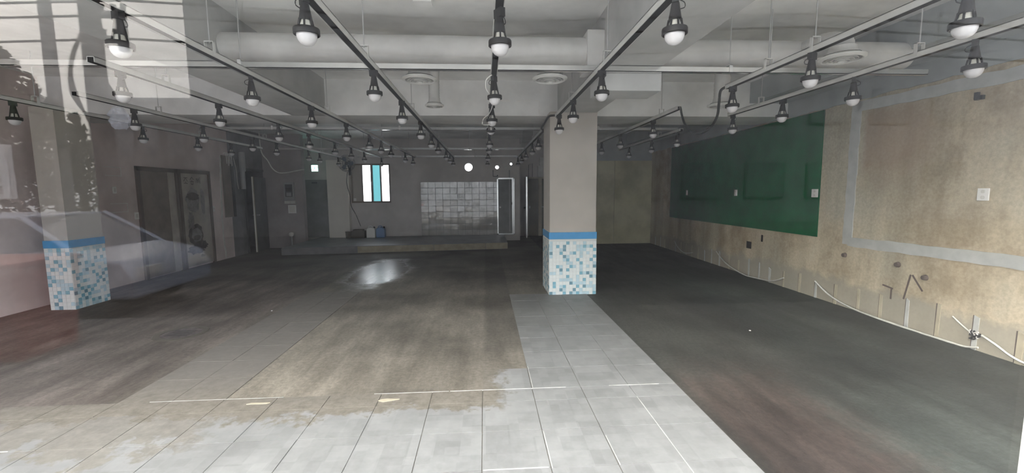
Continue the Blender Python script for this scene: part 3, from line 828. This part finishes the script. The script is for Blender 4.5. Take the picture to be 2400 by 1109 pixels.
# rear hall doors
dr = MB().box(1.52, 1.57, 15.35, 15.40, 0, 2.1).box(2.55, 2.6, 15.35, 15.40, 0, 2.1).box(1.52, 2.6, 15.35, 15.40, 2.06, 2.12).box(1.93, 2.05, 15.33, 15.40, 0, 2.06).build('door_2', M['jamb'])
struct(dr, 'pair of olive brown doors at the end of the rear hall')
MB().box(1.57, 1.93, 15.37, 15.40, 0, 2.06).build('leaf', M['olive'], dr)
MB().box(2.05, 2.55, 15.37, 15.40, 0, 2.06).build('leaf', M['olive'], dr)
MB().cone((2.02, 15.30, 1.05), (2.16, 15.30, 1.05), .012, .012, 8).build('lever_handle', M['rod'], dr)
MB().box(1.60, 1.63, 15.32, 15.37, 1.0, 1.08).build('lever_handle', M['rod'], dr)
dr = MB().box(1.405, 1.45, 14.55, 15.38, .02, 2.1).build('door_3', M['alu'])
struct(dr, 'white edged open door leaf in the rear hall')
MB().cone((1.33, 14.62, 1.05), (1.40, 14.62, 1.05), .035, .03, 12).build('door_knob', M['black'], dr)
t = thing('pipe_casing', 'white boxed pipe casing above the rear hall doors', 'pipe', (2.0, 15.3, 2.12))
MB().box(-.10, .08, -.05, .08, 0, .40).build('lower_casing', M['offwhite'], t)
MB().box(-.04, .14, -.05, .08, .40, .68).build('upper_casing', M['offwhite'], t)
tag(MB().tube([(1.58, 15.36, 2.1), (1.58, 15.36, 2.55), (1.72, 15.36, 2.6), (1.72, 15.36, 2.12)], .012, 6).build('wall_pipe', M['panel_grey']), 'thin grey pipe loop above the rear hall doors', 'pipe')

# ------------------------------------------------------------------ left rear corner
dr = MB().box(-5.72, -5.68, YB - .03, YB, .0, 2.02).box(-4.99, -4.95, YB - .03, YB, .0, 2.02).box(-5.72, -4.95, YB - .03, YB, 1.98, 2.02).build('door_4', M['greydoor'])
struct(dr, 'plain grey door in the left rear recess')
MB().box(-5.68, -4.99, YB - .02, YB, .19, 1.98).build('leaf', M['greydoor'], dr)
MB().box(-5.45, -5.28, YB - .05, YB - .02, 1.90, 1.95).build('door_closer', M['fanmetal'], dr)
t = thing('exit_sign', 'small lit green and white exit sign high in the left rear recess', 'exit sign', (-5.32, YB - .06, 2.38))
MB().box(-.10, .10, -.02, .05, -.10, .10).build('housing', M['white'], t)
MB().box(-.092, .092, -.026, -.018, -.092, .092).build('lit_face', M['exit'], t)
man = MB()
man.cone((.01, -.027, .052), (.01, -.030, .052), .015, .015, 10)
man.slab([(-.012, .03), (.022, .034), (.014, -.02), (-.014, -.02)], 1, -.031, -.027)
man.slab([(-.014, -.018), (.006, -.02), (-.020, -.055), (-.05, -.06), (-.05, -.048), (-.028, -.044)], 1, -.031, -.027)
man.slab([(.0, -.02), (.014, -.02), (.035, -.05), (.03, -.082), (.018, -.08), (.02, -.052)], 1, -.031, -.027)
man.slab([(-.012, .03), (-.05, .015), (-.05, .002), (-.012, .014)], 1, -.031, -.027)
man.slab([(.02, .03), (.05, .005), (.045, -.005), (.017, .014)], 1, -.031, -.027)
man.build('running_figure', M['exit_green'], t)
# doorway on the left wall with a leaf standing ajar
dr = MB().box(LX - .02, LX + .02, 11.86, 11.92, 0, 2.28).box(LX - .02, LX + .02, 12.98, 13.0, 0, 2.28).box(LX - .02, LX + .02, 11.86, 13.0, 2.22, 2.28).build('door_5', M['slate'])
struct(dr, 'dark doorway on the left wall with a door ajar')
lf = MB().box(0, .045, -.95, 0, .02, 2.05).build('leaf', M['slate'], dr, loc=(LX + .03, 12.86, 0), rot=.16)
MB().box(0, .045, -.975, -.95, .02, 2.05).build('edge', M['jamb'], lf)
MB().box(.012, .035, -.985, -.975, .02, 2.05).build('edge_trim', M['white'], lf)
MB().tube([(.045, -.88, 1.02), (.09, -.88, 1.02), (.09, -.77, 1.02)], .009, 6).tube([(0, -.88, 1.02), (-.045, -.88, 1.02), (-.045, -.77, 1.02)], .009, 6).build('lever_handle', M['rod'], lf)
# fuse box and sheet on the short wall
t = thing('fuse_box', 'grey fuse box with dark window on the short dark wall', 'fuse box', (-5.66, 12.9, 1.30))
MB().box(-.15, .13, -.07, 0, .10, .62).build('cabinet', M['panel_grey'], t, bevel=.006)
MB().box(-.11, .09, -.078, -.07, .20, .56).build('window', M['panel_glass'], t)
for k in range(5): MB().box(-.09 + k * .034, -.064 + k * .034, -.088, -.078, .36, .46).build('breaker', M['black'], t)
MB().box(-.08, .06, -.086, -.078, .22, .32).build('label_plate', M['panel_grey'], t)
MB().box(-.15, .13, -.072, 0, .0, .09).build('lower_cover', M['offwhite'], t)
t = thing('framed_sheet', 'white framed sheet below the fuse box', 'notice', (-5.63, 12.9, 1.02))
MB().box(-.11, .11, -.018, 0, 0, .24).build('frame', M['white'], t)
MB().box(-.08, .08, -.021, -.018, .03, .21).build('sheet', M['paper'], t)
t = thing('stub_pipe', 'short grey stub pipe with pale round cap by the fuse box wall', 'pipe', (-5.62, 12.72, 0))
MB().cone((0, 0, 0), (0, 0, .36), .028, .028, 12).build('pipe', M['panel_grey'], t, smooth=40)
MB().cone((0, 0, 0), (0, 0, .02), .05, .05, 12).build('flange', M['panel_grey'], t)
MB().lathe([(.0, .36), (.05, .36), (.068, .39), (.07, .43), (.055, .46), (.02, .475), (.0, .478)], 16).build('cap', M['offwhite'], t, smooth=50)

# left wall fittings
def lw_door(y0, y1, name, label):
    d = MB().box(LX, LX + .045, y0, y0 + .07, 0, 2.12).box(LX, LX + .045, y1 - .07, y1, 0, 2.12).box(LX, LX + .045, y0, y1, 2.04, 2.12).build(name, M['frame_brown'])
    return struct(d, label)
d1 = lw_door(8.32, 9.36, 'door_6', 'plain brown door in a dark frame on the left wall')
MB().box(LX, LX + .02, 8.39, 9.29, .01, 2.04).build('leaf', M['brown'], d1)
MB().box(LX, LX + .03, 9.10, 9.29, .01, 2.04).build('pale_stile', M['paleboard'], d1)
d2 = lw_door(9.38, 10.42, 'door_7', 'pale door panel with faded ink artwork on the left wall')
pn = MB().box(LX, LX + .02, 9.45, 10.35, .03, 2.04).build('leaf', M['paleboard'], d2)
xf = LX + .0205
def blob(cy, cz, ry, rz, n=28, jit=.12, mat='ink', name='ink_print', t=.0015):
    pts = []
    for k in range(n):
        a = 2 * PI * k / n; j = 1 + random.uniform(-jit, jit)
        pts.append((cy + ry * j * math.cos(a), cz + rz * j * math.sin(a)))
    return MB().slab(pts, 0, xf, xf + t).build(name, M[mat], pn)
blob(9.80, 1.46, .22, .26, mat='ink_pale'); blob(9.80, 1.55, .20, .09, mat='ink', t=.002); blob(10.12, 1.42, .07, .30, mat='ink_pale')
blob(9.82, .70, .24, .25, mat='ink', jit=.1); blob(9.84, .70, .16, .16, mat='ink_pale', t=.002); blob(9.84, .64, .12, .06, mat='ink', t=.0025)
blob(9.80, .38, .26, .10, mat='ink', jit=.22); blob(10.06, .46, .12, .09, mat='ink', jit=.25); blob(9.98, .22, .09, .03, mat='ink_pale', jit=.3); blob(9.70, 1.0, .1, .2, mat='ink_pale', jit=.3)
def strokes(segs, w=.014):
    for (ya, za, yb, zb) in segs:
        dx, dz = yb - ya, zb - za; L_ = math.hypot(dx, dz); nx, nz = -dz / L_ * w / 2, dx / L_ * w / 2
        MB().slab([(ya + nx, za + nz), (yb + nx, zb + nz), (yb - nx, zb - nz), (ya - nx, za - nz)], 0, xf, xf + .0015).build('brush_stroke', M['ink'], pn)
for cy, segs in ((9.62, [(-.06, .05, .06, .05), (0, .05, -.06, -.03), (0, .05, .06, -.03), (0, -.03, 0, -.07), (-.06, -.07, .06, -.07)]),
                 (9.82, [(0, .07, -.06, .01), (0, .07, .06, .01), (0, .0, 0, -.03), (-.06, -.03, .06, -.03), (-.03, -.05, -.03, -.09), (.03, -.05, .03, -.09), (-.03, -.09, .03, -.09)]),
                 (10.02, [(-.05, .05, -.07, -.05), (-.05, .05, -.0, -.05), (.01, .05, -.02, -.05), (.01, .05, .04, -.05), (.06, .07, .06, -.07)])):
    strokes([(cy + a, 1.90 + b_, cy + c, 1.90 + d_) for a, b_, c, d_ in segs])
# plates and paint outlines
def lw_plate(y, z, label, w=.075, h=.12):
    t = thing('switch_plate', label, 'switch', (LX, y, z), 0, 'white switch plates on the left wall')
    MB().box(0, .012, -w / 2, w / 2, -h / 2, h / 2).build('plate', M['white'], t, bevel=.003)
    MB().box(.012, .016, -w / 4, w / 4, -h / 4, h / 4).build('rocker', M['offwhite'], t)
lw_plate(7.85, 1.68, 'white switch plate below the upper paint outline on the left wall')
lw_plate(8.27, 1.21, 'white switch plate beside the plain brown door', .09, .13)
lw_plate(10.52, 1.25, 'white switch plate to the right of the ink artwork door')
def outline(y0, y1, z0, z1):
    for a, b_, c, d_ in ((y0, y1, z1 - .012, z1), (y0, y1, z0, z0 + .012), (y1 - .012, y1, z0, z1)):
        MB().box(LX, LX + .003, a, b_, c, d_).build('paint_trace', M['offwhite'], wlft)
outline(7.70, 8.03, 1.92, 2.08); outline(7.75, 8.10, 1.29, 1.45)
# torn strip, board and wires further back
pts = []
for k in range(24):
    z = .02 + k * 2.5 / 23
    pts.append((10.86 - .05 * math.sin(z * 1.7) - random.uniform(0, .02), z))
pts += [(p[0] + .035 + random.uniform(0, .03), p[1]) for p in reversed(pts)]
MB().slab(pts, 0, LX, LX + .006).build('plaster_strip', M['offwhite'], wlft)
t = thing('wall_board', 'narrow brown board with dark edge on the left wall', 'board', (LX, 10.95, 1.02))
MB().box(0, .02, 0, .34, 0, 1.52).build('board', M['brown'], t)
MB().box(0, .035, .34, .44, .0, 1.5).build('dark_edge', M['black'], t)
for k in range(4):
    MB().tube(spline([(.03, .05 + k * .07, 1.55), (.07, .07 + k * .07, 1.58), (.08, .10 + k * .07, 1.50), (.07, .12 + k * .07, 1.32 - .05 * (k % 2))], 5), .008, 5).build('loose_wire', M['offwhite'], t)
tag(MB().tube(spline([(LX + .05, 11.4, 2.5), (LX + .07, 11.45, 2.2), (LX + .05, 11.5, 1.9), (LX + .06, 11.52, 1.72)], 6), .007, 5).build('hanging_wire', M['offwhite']), 'pale wire hanging beside the brown board', 'wire')
t = thing('drain_pipe', 'grey pipe section fixed high on the left wall before the doorway', 'pipe', (LX + .07, 11.72, 1.72))
MB().cone((0, 0, 0), (0, 0, .46), .06, .06, 16).build('lower_pipe', M['panel_grey'], t, smooth=40)
MB().cone((.01, 0, .46), (.01, 0, .96), .072, .072, 16).build('upper_pipe', M['panel_grey'], t, smooth=40)
tag(MB().tube(spline([(-5.78, 11.6, 3.3), (-5.76, 11.6, 2.7), (-5.62, 11.62, 2.45), (-5.55, 11.7, 2.25), (-5.45, 11.8, 2.15), (-5.3, 11.9, 2.15), (-5.1, 12.0, 2.2), (-4.9, 12.1, 2.25)], 6), .014, 6).build('hanging_wire', M['offwhite']), 'pale cable hanging in a loop near the doorway', 'wire')

# ------------------------------------------------------------------ right wall things (in the wall's own frame)
o = rw_build(MB().slab([(5.97, .905), (11.28, .885), (11.28, 2.735), (5.98, 2.735)], 0, -.014, 0), 'green_panel', M['green'])
tag(o, 'large dark green panel fixed flat on the right wall', 'panel')
def band(a, b_, w, name='filler_band'):
    # ragged strip between (u,z) a and b_
    n_ = 26; A = Vector(a); B = Vector(b_); d_ = (B - A).normalized(); nn = Vector((-d_.y, d_.x))
    p1 = []; p2 = []
    for k in range(n_ + 1):
        q = A.lerp(B, k / n_)
        p1.append(tuple(q + nn * (w / 2 + random.uniform(-.008, .008)))); p2.append(tuple(q - nn * (w / 2 + random.uniform(-.008, .008))))
    return rw_build(MB().slab(p1 + p2[::-1], 0, -.010, 0), name, M['band'], wr)
band((5.43, .86), (5.43, 2.72), .145); band((5.42, 2.665), (1.6, 2.60), .125); band((5.42, .90), (1.6, .955), .125)
def socket(u, z, label, w=.075, two=False):
    t = thing('wall_socket', label, 'socket', (RW0 + RWS * u - .014, u, z), RWA, 'white sockets on the right wall')
    MB().box(-.012, 0, -w / 2, w / 2, -.06, .06).build('plate', M['white'], t, bevel=.003)
    for s in ((-.028, .028)):
        MB().cone((-.012, 0, s), (-.016, 0, s), .018, .018, 12).build('outlet', M['offwhite'], t)
socket(10.27, 1.543, 'white socket on the green panel, furthest from the window')
socket(8.13, 1.547, 'white socket in the middle of the green panel', .09)
socket(6.05, 1.545, 'white socket at the near edge of the green panel', .12)
socket(3.86, 1.54, 'white socket on the bare plaster right of the green panel', .10)
def rbox(name, u0, u1, z0, z1, d0, d1, mat): return rw_build(MB().box(d0, d1, u0, u1, z0, z1), name, M[mat], wr)
rbox('open_socket_hole', 7.57, 7.72, .51, .64, -.004, .03, 'dark'); rbox('slot_hole', 7.24, 7.29, .68, .80, -.004, .03, 'dark')
def knob(u, z):
    MB().cone((0, u, z), (-.035, u, z), .034, .026, 10).build('pipe_stub', M['frame_brown'], wr)
knob(5.45, .71); knob(4.68, .71); knob(4.35, .62)
# plaster strips and chases at the foot
u = 2.1
while u < 12.4:
    h = random.uniform(.24, .32) + (.06 if u < 5 else 0)
    w = random.uniform(.03, .05)
    rw_build(MB().slab([(u, 0), (u + w, 0), (u + w + random.uniform(-.01, .01), h), (u + random.uniform(-.01, .01), h + random.uniform(-.03, .02))], 0, -.008, 0), 'plaster_strip', M['jamb'] if random.random() < .5 else M['band'], wr)
    rw_build(MB().slab([(u + w, 0), (u + w + .012, 0), (u + w + .012, h), (u + w, h)], 0, -.002, 0), 'painted_chase_shade', M['frame_brown'], wr)  # dark brown strip paints the shade in the chase beside the plaster
    u += random.uniform(.30, .38)
for (a, b_) in (((4.52, .62), (4.58, .32)), ((4.50, .62), (4.37, .46)), ((4.86, .43), (4.72, .41)), ((4.74, .41), (4.74, .28))):
    A = Vector(a); B = Vector(b_); d_ = (B - A).normalized(); nn = Vector((-d_.y, d_.x)) * .010
    rw_build(MB().slab([tuple(A + nn), tuple(B + nn), tuple(B - nn), tuple(A - nn)], 0, -.003, 0), 'chase_groove', M['frame_brown'], wr)
def rcable(pts, label, r=.011):
    q = [(RW0 + RWS * u - off, u, z) for u, z, off in pts]
    return tag(MB().tube(spline(q, 6), r, 6).build('white_cable', M['cable'], smooth=60), label, 'cable')
rcable([(8.75, .30, .03), (8.3, .12, .06), (7.7, .02, .08), (7.3, .02, .07), (6.85, .06, .05), (6.6, .16, .03)], 'white cable sagging at the wall foot below the green panel')
rcable([(5.92, .25, .03), (5.6, .11, .05), (5.2, .04, .07), (4.8, .02, .07), (4.4, .015, .07), (4.05, .015, .06), (3.86, .02, .06), (3.74, .05, .05)], 'long white cable along the foot of the right wall')
rcable([(3.72, .18, .05), (3.6, .13, .05), (3.45, .06, .05), (3.25, .03, .05), (2.9, .02, .05), (2.4, .02, .05)], 'white cable at the wall foot nearest the window')
rcable([(10.9, .28, .03), (10.6, .14, .05), (10.2, .06, .06), (9.8, .12, .04)], 'white cable loop at the wall foot near the rear corner', .009)
rcable([(4.02, .28, .02), (3.92, .22, .03), (3.80, .16, .04)], 'short pale wire stub above the dark wire bundle', .008)
t = thing('wire_bundle', 'dark tangle of cut wires at the foot of the right wall', 'wires', (RW0 + RWS * 3.79, 3.79, .15), RWA)
for k in range(9):
    p = [(-.03 - random.uniform(0, .02), random.uniform(-.05, .05), random.uniform(-.04, .05)) for _ in range(4)]
    MB().tube(spline(p, 4), .007, 5).build('wire', M['conduit'] if k % 3 else M['white'], t)
tag(rw_build(MB().box(-.03, 0, 3.95, 4.02, 2.46, 2.50).box(-.06, -.03, 3.97, 4.0, 2.46, 2.53), 'wall_clip', M['conduit']), 'small dark clip high on the right wall', 'clip')

# round patch of an old drain and crumbs on the floor
t = thing('floor_drain', 'round worn drain cover set in the dark floor at left', 'drain', (-3.52, 5.02, 0))
MB().lathe([(.20, 0), (.20, .006), (.26, .006), (.27, 0)], 36).build('ring', M['crate'], t, smooth=30)
MB().lathe([(0, .003), (.20, .003)], 36).build('cover', M['ink'], t)
for k in range(5):
    MB().box(-.12, .12, -.10 + k * .045, -.085 + k * .045, .003, .0055).build('slot', M['black'], t)
# clear plastic wrapping left on a lamp
mb = MB(); n1, n2 = 16, 9
vs = []
for j in range(n2):
    for i in range(n1):
        a = 2 * PI * i / n1; rr = (.035 + .06 * math.sin(PI * (j + .6) / (n2 + .4))) * random.uniform(.72, 1.25)
        vs.append((rr * math.cos(a), rr * math.sin(a), -.02 - .26 * j / (n2 - 1) + random.uniform(-.012, .012)))
mb.add(vs, [(j * n1 + i, j * n1 + (i + 1) % n1, (j + 1) * n1 + (i + 1) % n1, (j + 1) * n1 + i) for j in range(n2 - 1) for i in range(n1)])
tag(mb.build('plastic_wrap', M['wrap'], loc=(-4.38, 5.55, RZ)), 'crumpled clear plastic hanging from the second track beside a lamp', 'plastic')
# crumbs
for (x, y, r_, lb) in ((-2.93, 5.9, .012, 'tiny white crumb on the dark floor at left'), (3.0, 4.55, .012, 'tiny white crumb on the green-grey floor')):
    tag(MB().lathe([(0, 0), (r_, .002), (r_ * .8, .008), (0, .010)], 7).build('plaster_crumb', M['white'], loc=(x, y, 0)), lb, 'crumb')
tag(MB().prism([(-.06, -.01), (-.02, -.03), (.05, -.012), (.10, .004), (.0, .014), (-.04, .008)], 0, .006).build('plaster_flake', M['jamb'], loc=(-.78, 3.20, .006)), 'pale flake of torn plaster at the edge of the brown screed', 'debris')
tag(MB().prism([(-.08, -.008), (.07, -.010), (.09, .006), (-.05, .01)], 0, .005).build('plaster_flake', M['jamb'], loc=(-1.75, 3.22, .006)), 'thin pale plaster flake further left on the screed edge', 'debris')

# ------------------------------------------------------------------ street outside (seen in the glass)
struct(MB().box(-40, 40, -4.0, .9, -.16, -.02).build('sidewalk', M['pavement']), 'sidewalk in front of the shop')
struct(MB().box(-6.6, 5.2, -1.1, .78, -.02, .0).build('bounce_step', M['step']), 'unseen step added before the shop window to bounce daylight in')  # unseen slab added as a bounce surface for the ceiling
struct(MB().box(-40, 40, -15.0, -4.0, -.3, -.14).build('road', M['asphalt']), 'asphalt road')
struct(MB().box(-40, 40, -30.0, -15.0, -.16, -.04).build('far_sidewalk', M['pavement']), 'sidewalk across the road')
b1 = thing('screen_building', 'tall building added across the road to darken the glass reflections', 'building', (0, -19.2, -.04))
MB().box(-13.4, 40, -8, 0, 0, 11.1).build('wall', M['facade'], b1)  # unseen block added to keep bright sky out of most of the glass
for k in range(12):
    for j in range(3):
        xw = -12.9 + k * 3.25
        f_ = MB().box(xw, xw + 2.1, 0, .06, 1.2 + j * 3.7, 3.0 + j * 3.7).build('window', M['concrete_out'], b1)
        MB().box(xw + .08, xw + 2.02, .06, .07, 1.28 + j * 3.7, 2.92 + j * 3.7).build('pane', M['facade_glass'], f_)
b2 = thing('low_building', 'low flat roofed building beside the tall one', 'building', (0, -19.4, -.04))
MB().box(-16.9, -13.4, -7, .2, 0, 5.95).build('wall', M['concrete_out'], b2)
MB().box(-17.0, -13.4, -7.1, .3, 5.85, 6.0).build('roof_edge', M['facade'], b2)
for k in range(3):
    MB().box(-16.7 + k * 1.1, -16.0 + k * 1.1, .2, .25, 3.4, 4.8).build('window', M['facade_glass'], b2)
def pole(x, y, r, h, mat, label, arms):
    t = thing('utility_pole', label, 'utility pole', (x, y, -.02))
    MB().cone((0, 0, 0), (0, 0, h), r, r * .72, 16).build('pole_shaft', M[mat], t, smooth=40)
    for z, ln in arms:
        MB().box(0, ln, -.05, .05, z, z + .10).build('cross_arm', M['polecon2'], t)
        for q in (.35, .7, .98):
            MB().cone((ln * q, 0, z + .10), (ln * q, 0, z + .22), .03, .045, 8).build('insulator', M['black'], t)
    if arms:
        MB().box(arms[0][1] - .12, arms[0][1], -.05, .05, arms[1][0] - .15, arms[0][0] + .15).build('upright_bracket', M['polecon2'], t)
        for k in range(4):
            MB().tube(spline([(0, .15, 4.5), (-.30, .1, 4.0 - .05 * k), (-.36 + .03 * k, .1, 3.4), (-.05, .15, 2.98 - .05 * k)], 8), .018, 5).build('cable_loop', M['black'], t)
            MB().tube(spline([(.12, .1, 3.75 - .08 * k), (.34, .1, 3.45 - .05 * k), (.40 - .04 * k, .1, 3.15), (.12, .1, 2.98 - .03 * k)], 8), .013, 5).build('cable_loop', M['black'], t)
    return t
pole(-6.87, -6.5, .175, 9.0, 'polecon', 'dark utility pole with cable loops by the road', [(4.72, .58), (4.30, .58)])
pole(-10.07, -9.2, .15, 8.0, 'polecon2', 'paler utility pole further down the road', [])
for k, (z, s) in enumerate(((5.3, .2), (4.95, -.1), (4.5, .1), (4.2, .0))):
    tag(MB().tube([(-30 + q * 6, -6.2 + .05 * k, z - .25 * math.sin(PI * ((q * .5) % 1.0)) + s) for q in range(9)], .02, 5).build('overhead_wire', M['black']), ['topmost', 'second', 'third', 'lowest'][k] + ' overhead wire strung between the utility poles', 'wire', 'overhead wires')
def tree(x, y, h, blobs, label, mat='leaf', n=2600, conical=False, s=.11):
    t = thing('street_tree', label, 'tree', (x, y, -.1))
    MB().tube([(0, 0, 0), (.05, .03, h * .35), (0, .0, h * .75)], [.14, .11, .05], 10).build('trunk', M['bark'], t, smooth=60)
    vs = []; fs = []
    for i in range(n):
        bx, by, bz, br = random.choice(blobs)
        while True:
            p = Vector((random.uniform(-1, 1), random.uniform(-1, 1), random.uniform(-1, 1)))
            if .25 < p.length < 1: break
        p = Vector((bx, by, bz)) + p * br
        u = Vector((random.gauss(0, 1), random.gauss(0, 1), random.gauss(0, 1))).normalized()
        w = u.cross(Vector((random.gauss(0, 1), random.gauss(0, 1), 1))).normalized()
        k = len(vs); q = s * random.uniform(.6, 1.3)
        vs += [p - u * q, p + w * q * .5, p + u * q, p - w * q * .5]; fs.append((k, k + 1, k + 2, k + 3))
    o = MB().add(vs, fs).build('foliage', M[mat], t); o['kind'] = 'stuff'
    return t
tree(-10.7, -8.1, 4.6, [(0, 0, 3.5, 1.1), (.7, .2, 3.9, .6), (.5, -.3, 3.1, .8), (-.7, .4, 4.3, .9), (1.1, .1, 3.35, .55), (-.2, 0, 2.5, .8), (.3, 0, 4.4, .5)], 'leafy street tree beside the paler utility pole', n=4200)
tree(-14.1, -14.2, 4.6, [(0, 0, 1.2 + .45 * k, 1.25 - .16 * k) for k in range(8)], 'small conical evergreen across the road', 'leaf_dark', 2200)
tree(-18.6, -16.6, 4.0, [(0, 0, 2.2, 1.5), (1.2, .2, 2.4, 1.1), (-1.2, 0, 2.0, 1.2), (0, 0, 3.0, .9)], 'bushy dark tree across the road', 'leaf_dark', 3000, s=.14)
# parked car
c = thing('parked_car', 'silver blue car parked at the kerb', 'car', (-6.85, -5.0, -.14))
side = [(-2.1, .32), (-2.12, .70), (-1.95, .88), (-1.45, .94), (-.85, 1.40), (.60, 1.46), (1.35, .98), (1.95, .84), (2.1, .62), (2.1, .32)]
low = [(-2.1, .32), (-2.12, .70), (-1.95, .88), (-1.45, .94), (1.35, .98), (1.95, .84), (2.1, .62), (2.1, .32)]
MB().slab([(p[0], p[1]) for p in low], 1, -.84, .84).build('body', M['carpaint'], c, bevel=.05)
MB().add([(-1.45, -.78, .93), (1.35, -.78, .96), (1.35, .78, .96), (-1.45, .78, .93), (-.85, -.62, 1.40), (.60, -.62, 1.45), (.60, .62, 1.45), (-.85, .62, 1.40)],
         [(0, 1, 5, 4), (1, 2, 6, 5), (2, 3, 7, 6), (3, 0, 4, 7), (4, 5, 6, 7)]).build('greenhouse', M['carglass'], c)
MB().box(-.86, .62, -.63, .63, 1.41, 1.47).build('roof', M['carpaint'], c, bevel=.02)
for a, b_ in (((-1.45, .93), (-.85, 1.42)), ((1.35, .96), (.60, 1.46)), ((-.1, .95), (-.1, 1.44))):
    for s in (-1, 1):
        MB().tube([(a[0], .79 * s, a[1]), (b_[0], .64 * s, b_[1])], .035, 6).build('window_pillar', M['carpaint'], c)
for xx in (-1.3, 1.3):
    for s in (-1, 1):
        wh = MB().lathe([(.0, -.1), (.30, -.1), (.32, -.06), (.32, .06), (.30, .1), (0, .1)], 20, (xx, .80 * s, .32), 1).build('wheel', M['tyre'], c, smooth=40)
        MB().lathe([(0, -.11), (.19, -.11), (.2, 0), (.19, .11), (0, .11)], 14, (xx, .80 * s, .32), 1).build('hub_cap', M['panel_grey'], wh)
for s in (-1, 1):
    MB().box(2.06, 2.12, .5 * s - .2, .5 * s + .2, .62, .74).build('headlamp', M['signwhite'], c)
# red bin and white roadside sign
t = thing('red_bin', 'red plastic bin on the sidewalk', 'bin', (-4.95, -2.8, -.02))
MB().add([(-.42, -.3, 0), (.42, -.3, 0), (.42, .3, 0), (-.42, .3, 0), (-.48, -.36, .92), (.48, -.36, .92), (.48, .36, .92), (-.48, .36, .92)], [(3, 2, 1, 0), (0, 1, 5, 4), (1, 2, 6, 5), (2, 3, 7, 6), (3, 0, 4, 7), (4, 5, 6, 7)]).build('body', M['red'], t, bevel=.02)
MB().box(-.5, .5, -.38, .38, .92, .98).build('lid', M['red'], t, bevel=.015)
t = thing('roadside_sign', 'white vertical sign on a post by the road', 'sign', (-9.95, -7.2, -.02))
MB().cone((0, 0, 0), (0, 0, 2.9), .05, .05, 10).build('post', M['polecon2'], t)
MB().box(-.35, .75, -.06, .06, 1.55, 2.6).build('sign_board', M['signwhite'], t)
for k in range(4):
    for a in range(3):
        MB().box(.30, .62, .06, .066, 1.65 + k * .22 + a * .06, 1.68 + k * .22 + a * .06).build('sign_stroke', M['black'], t)
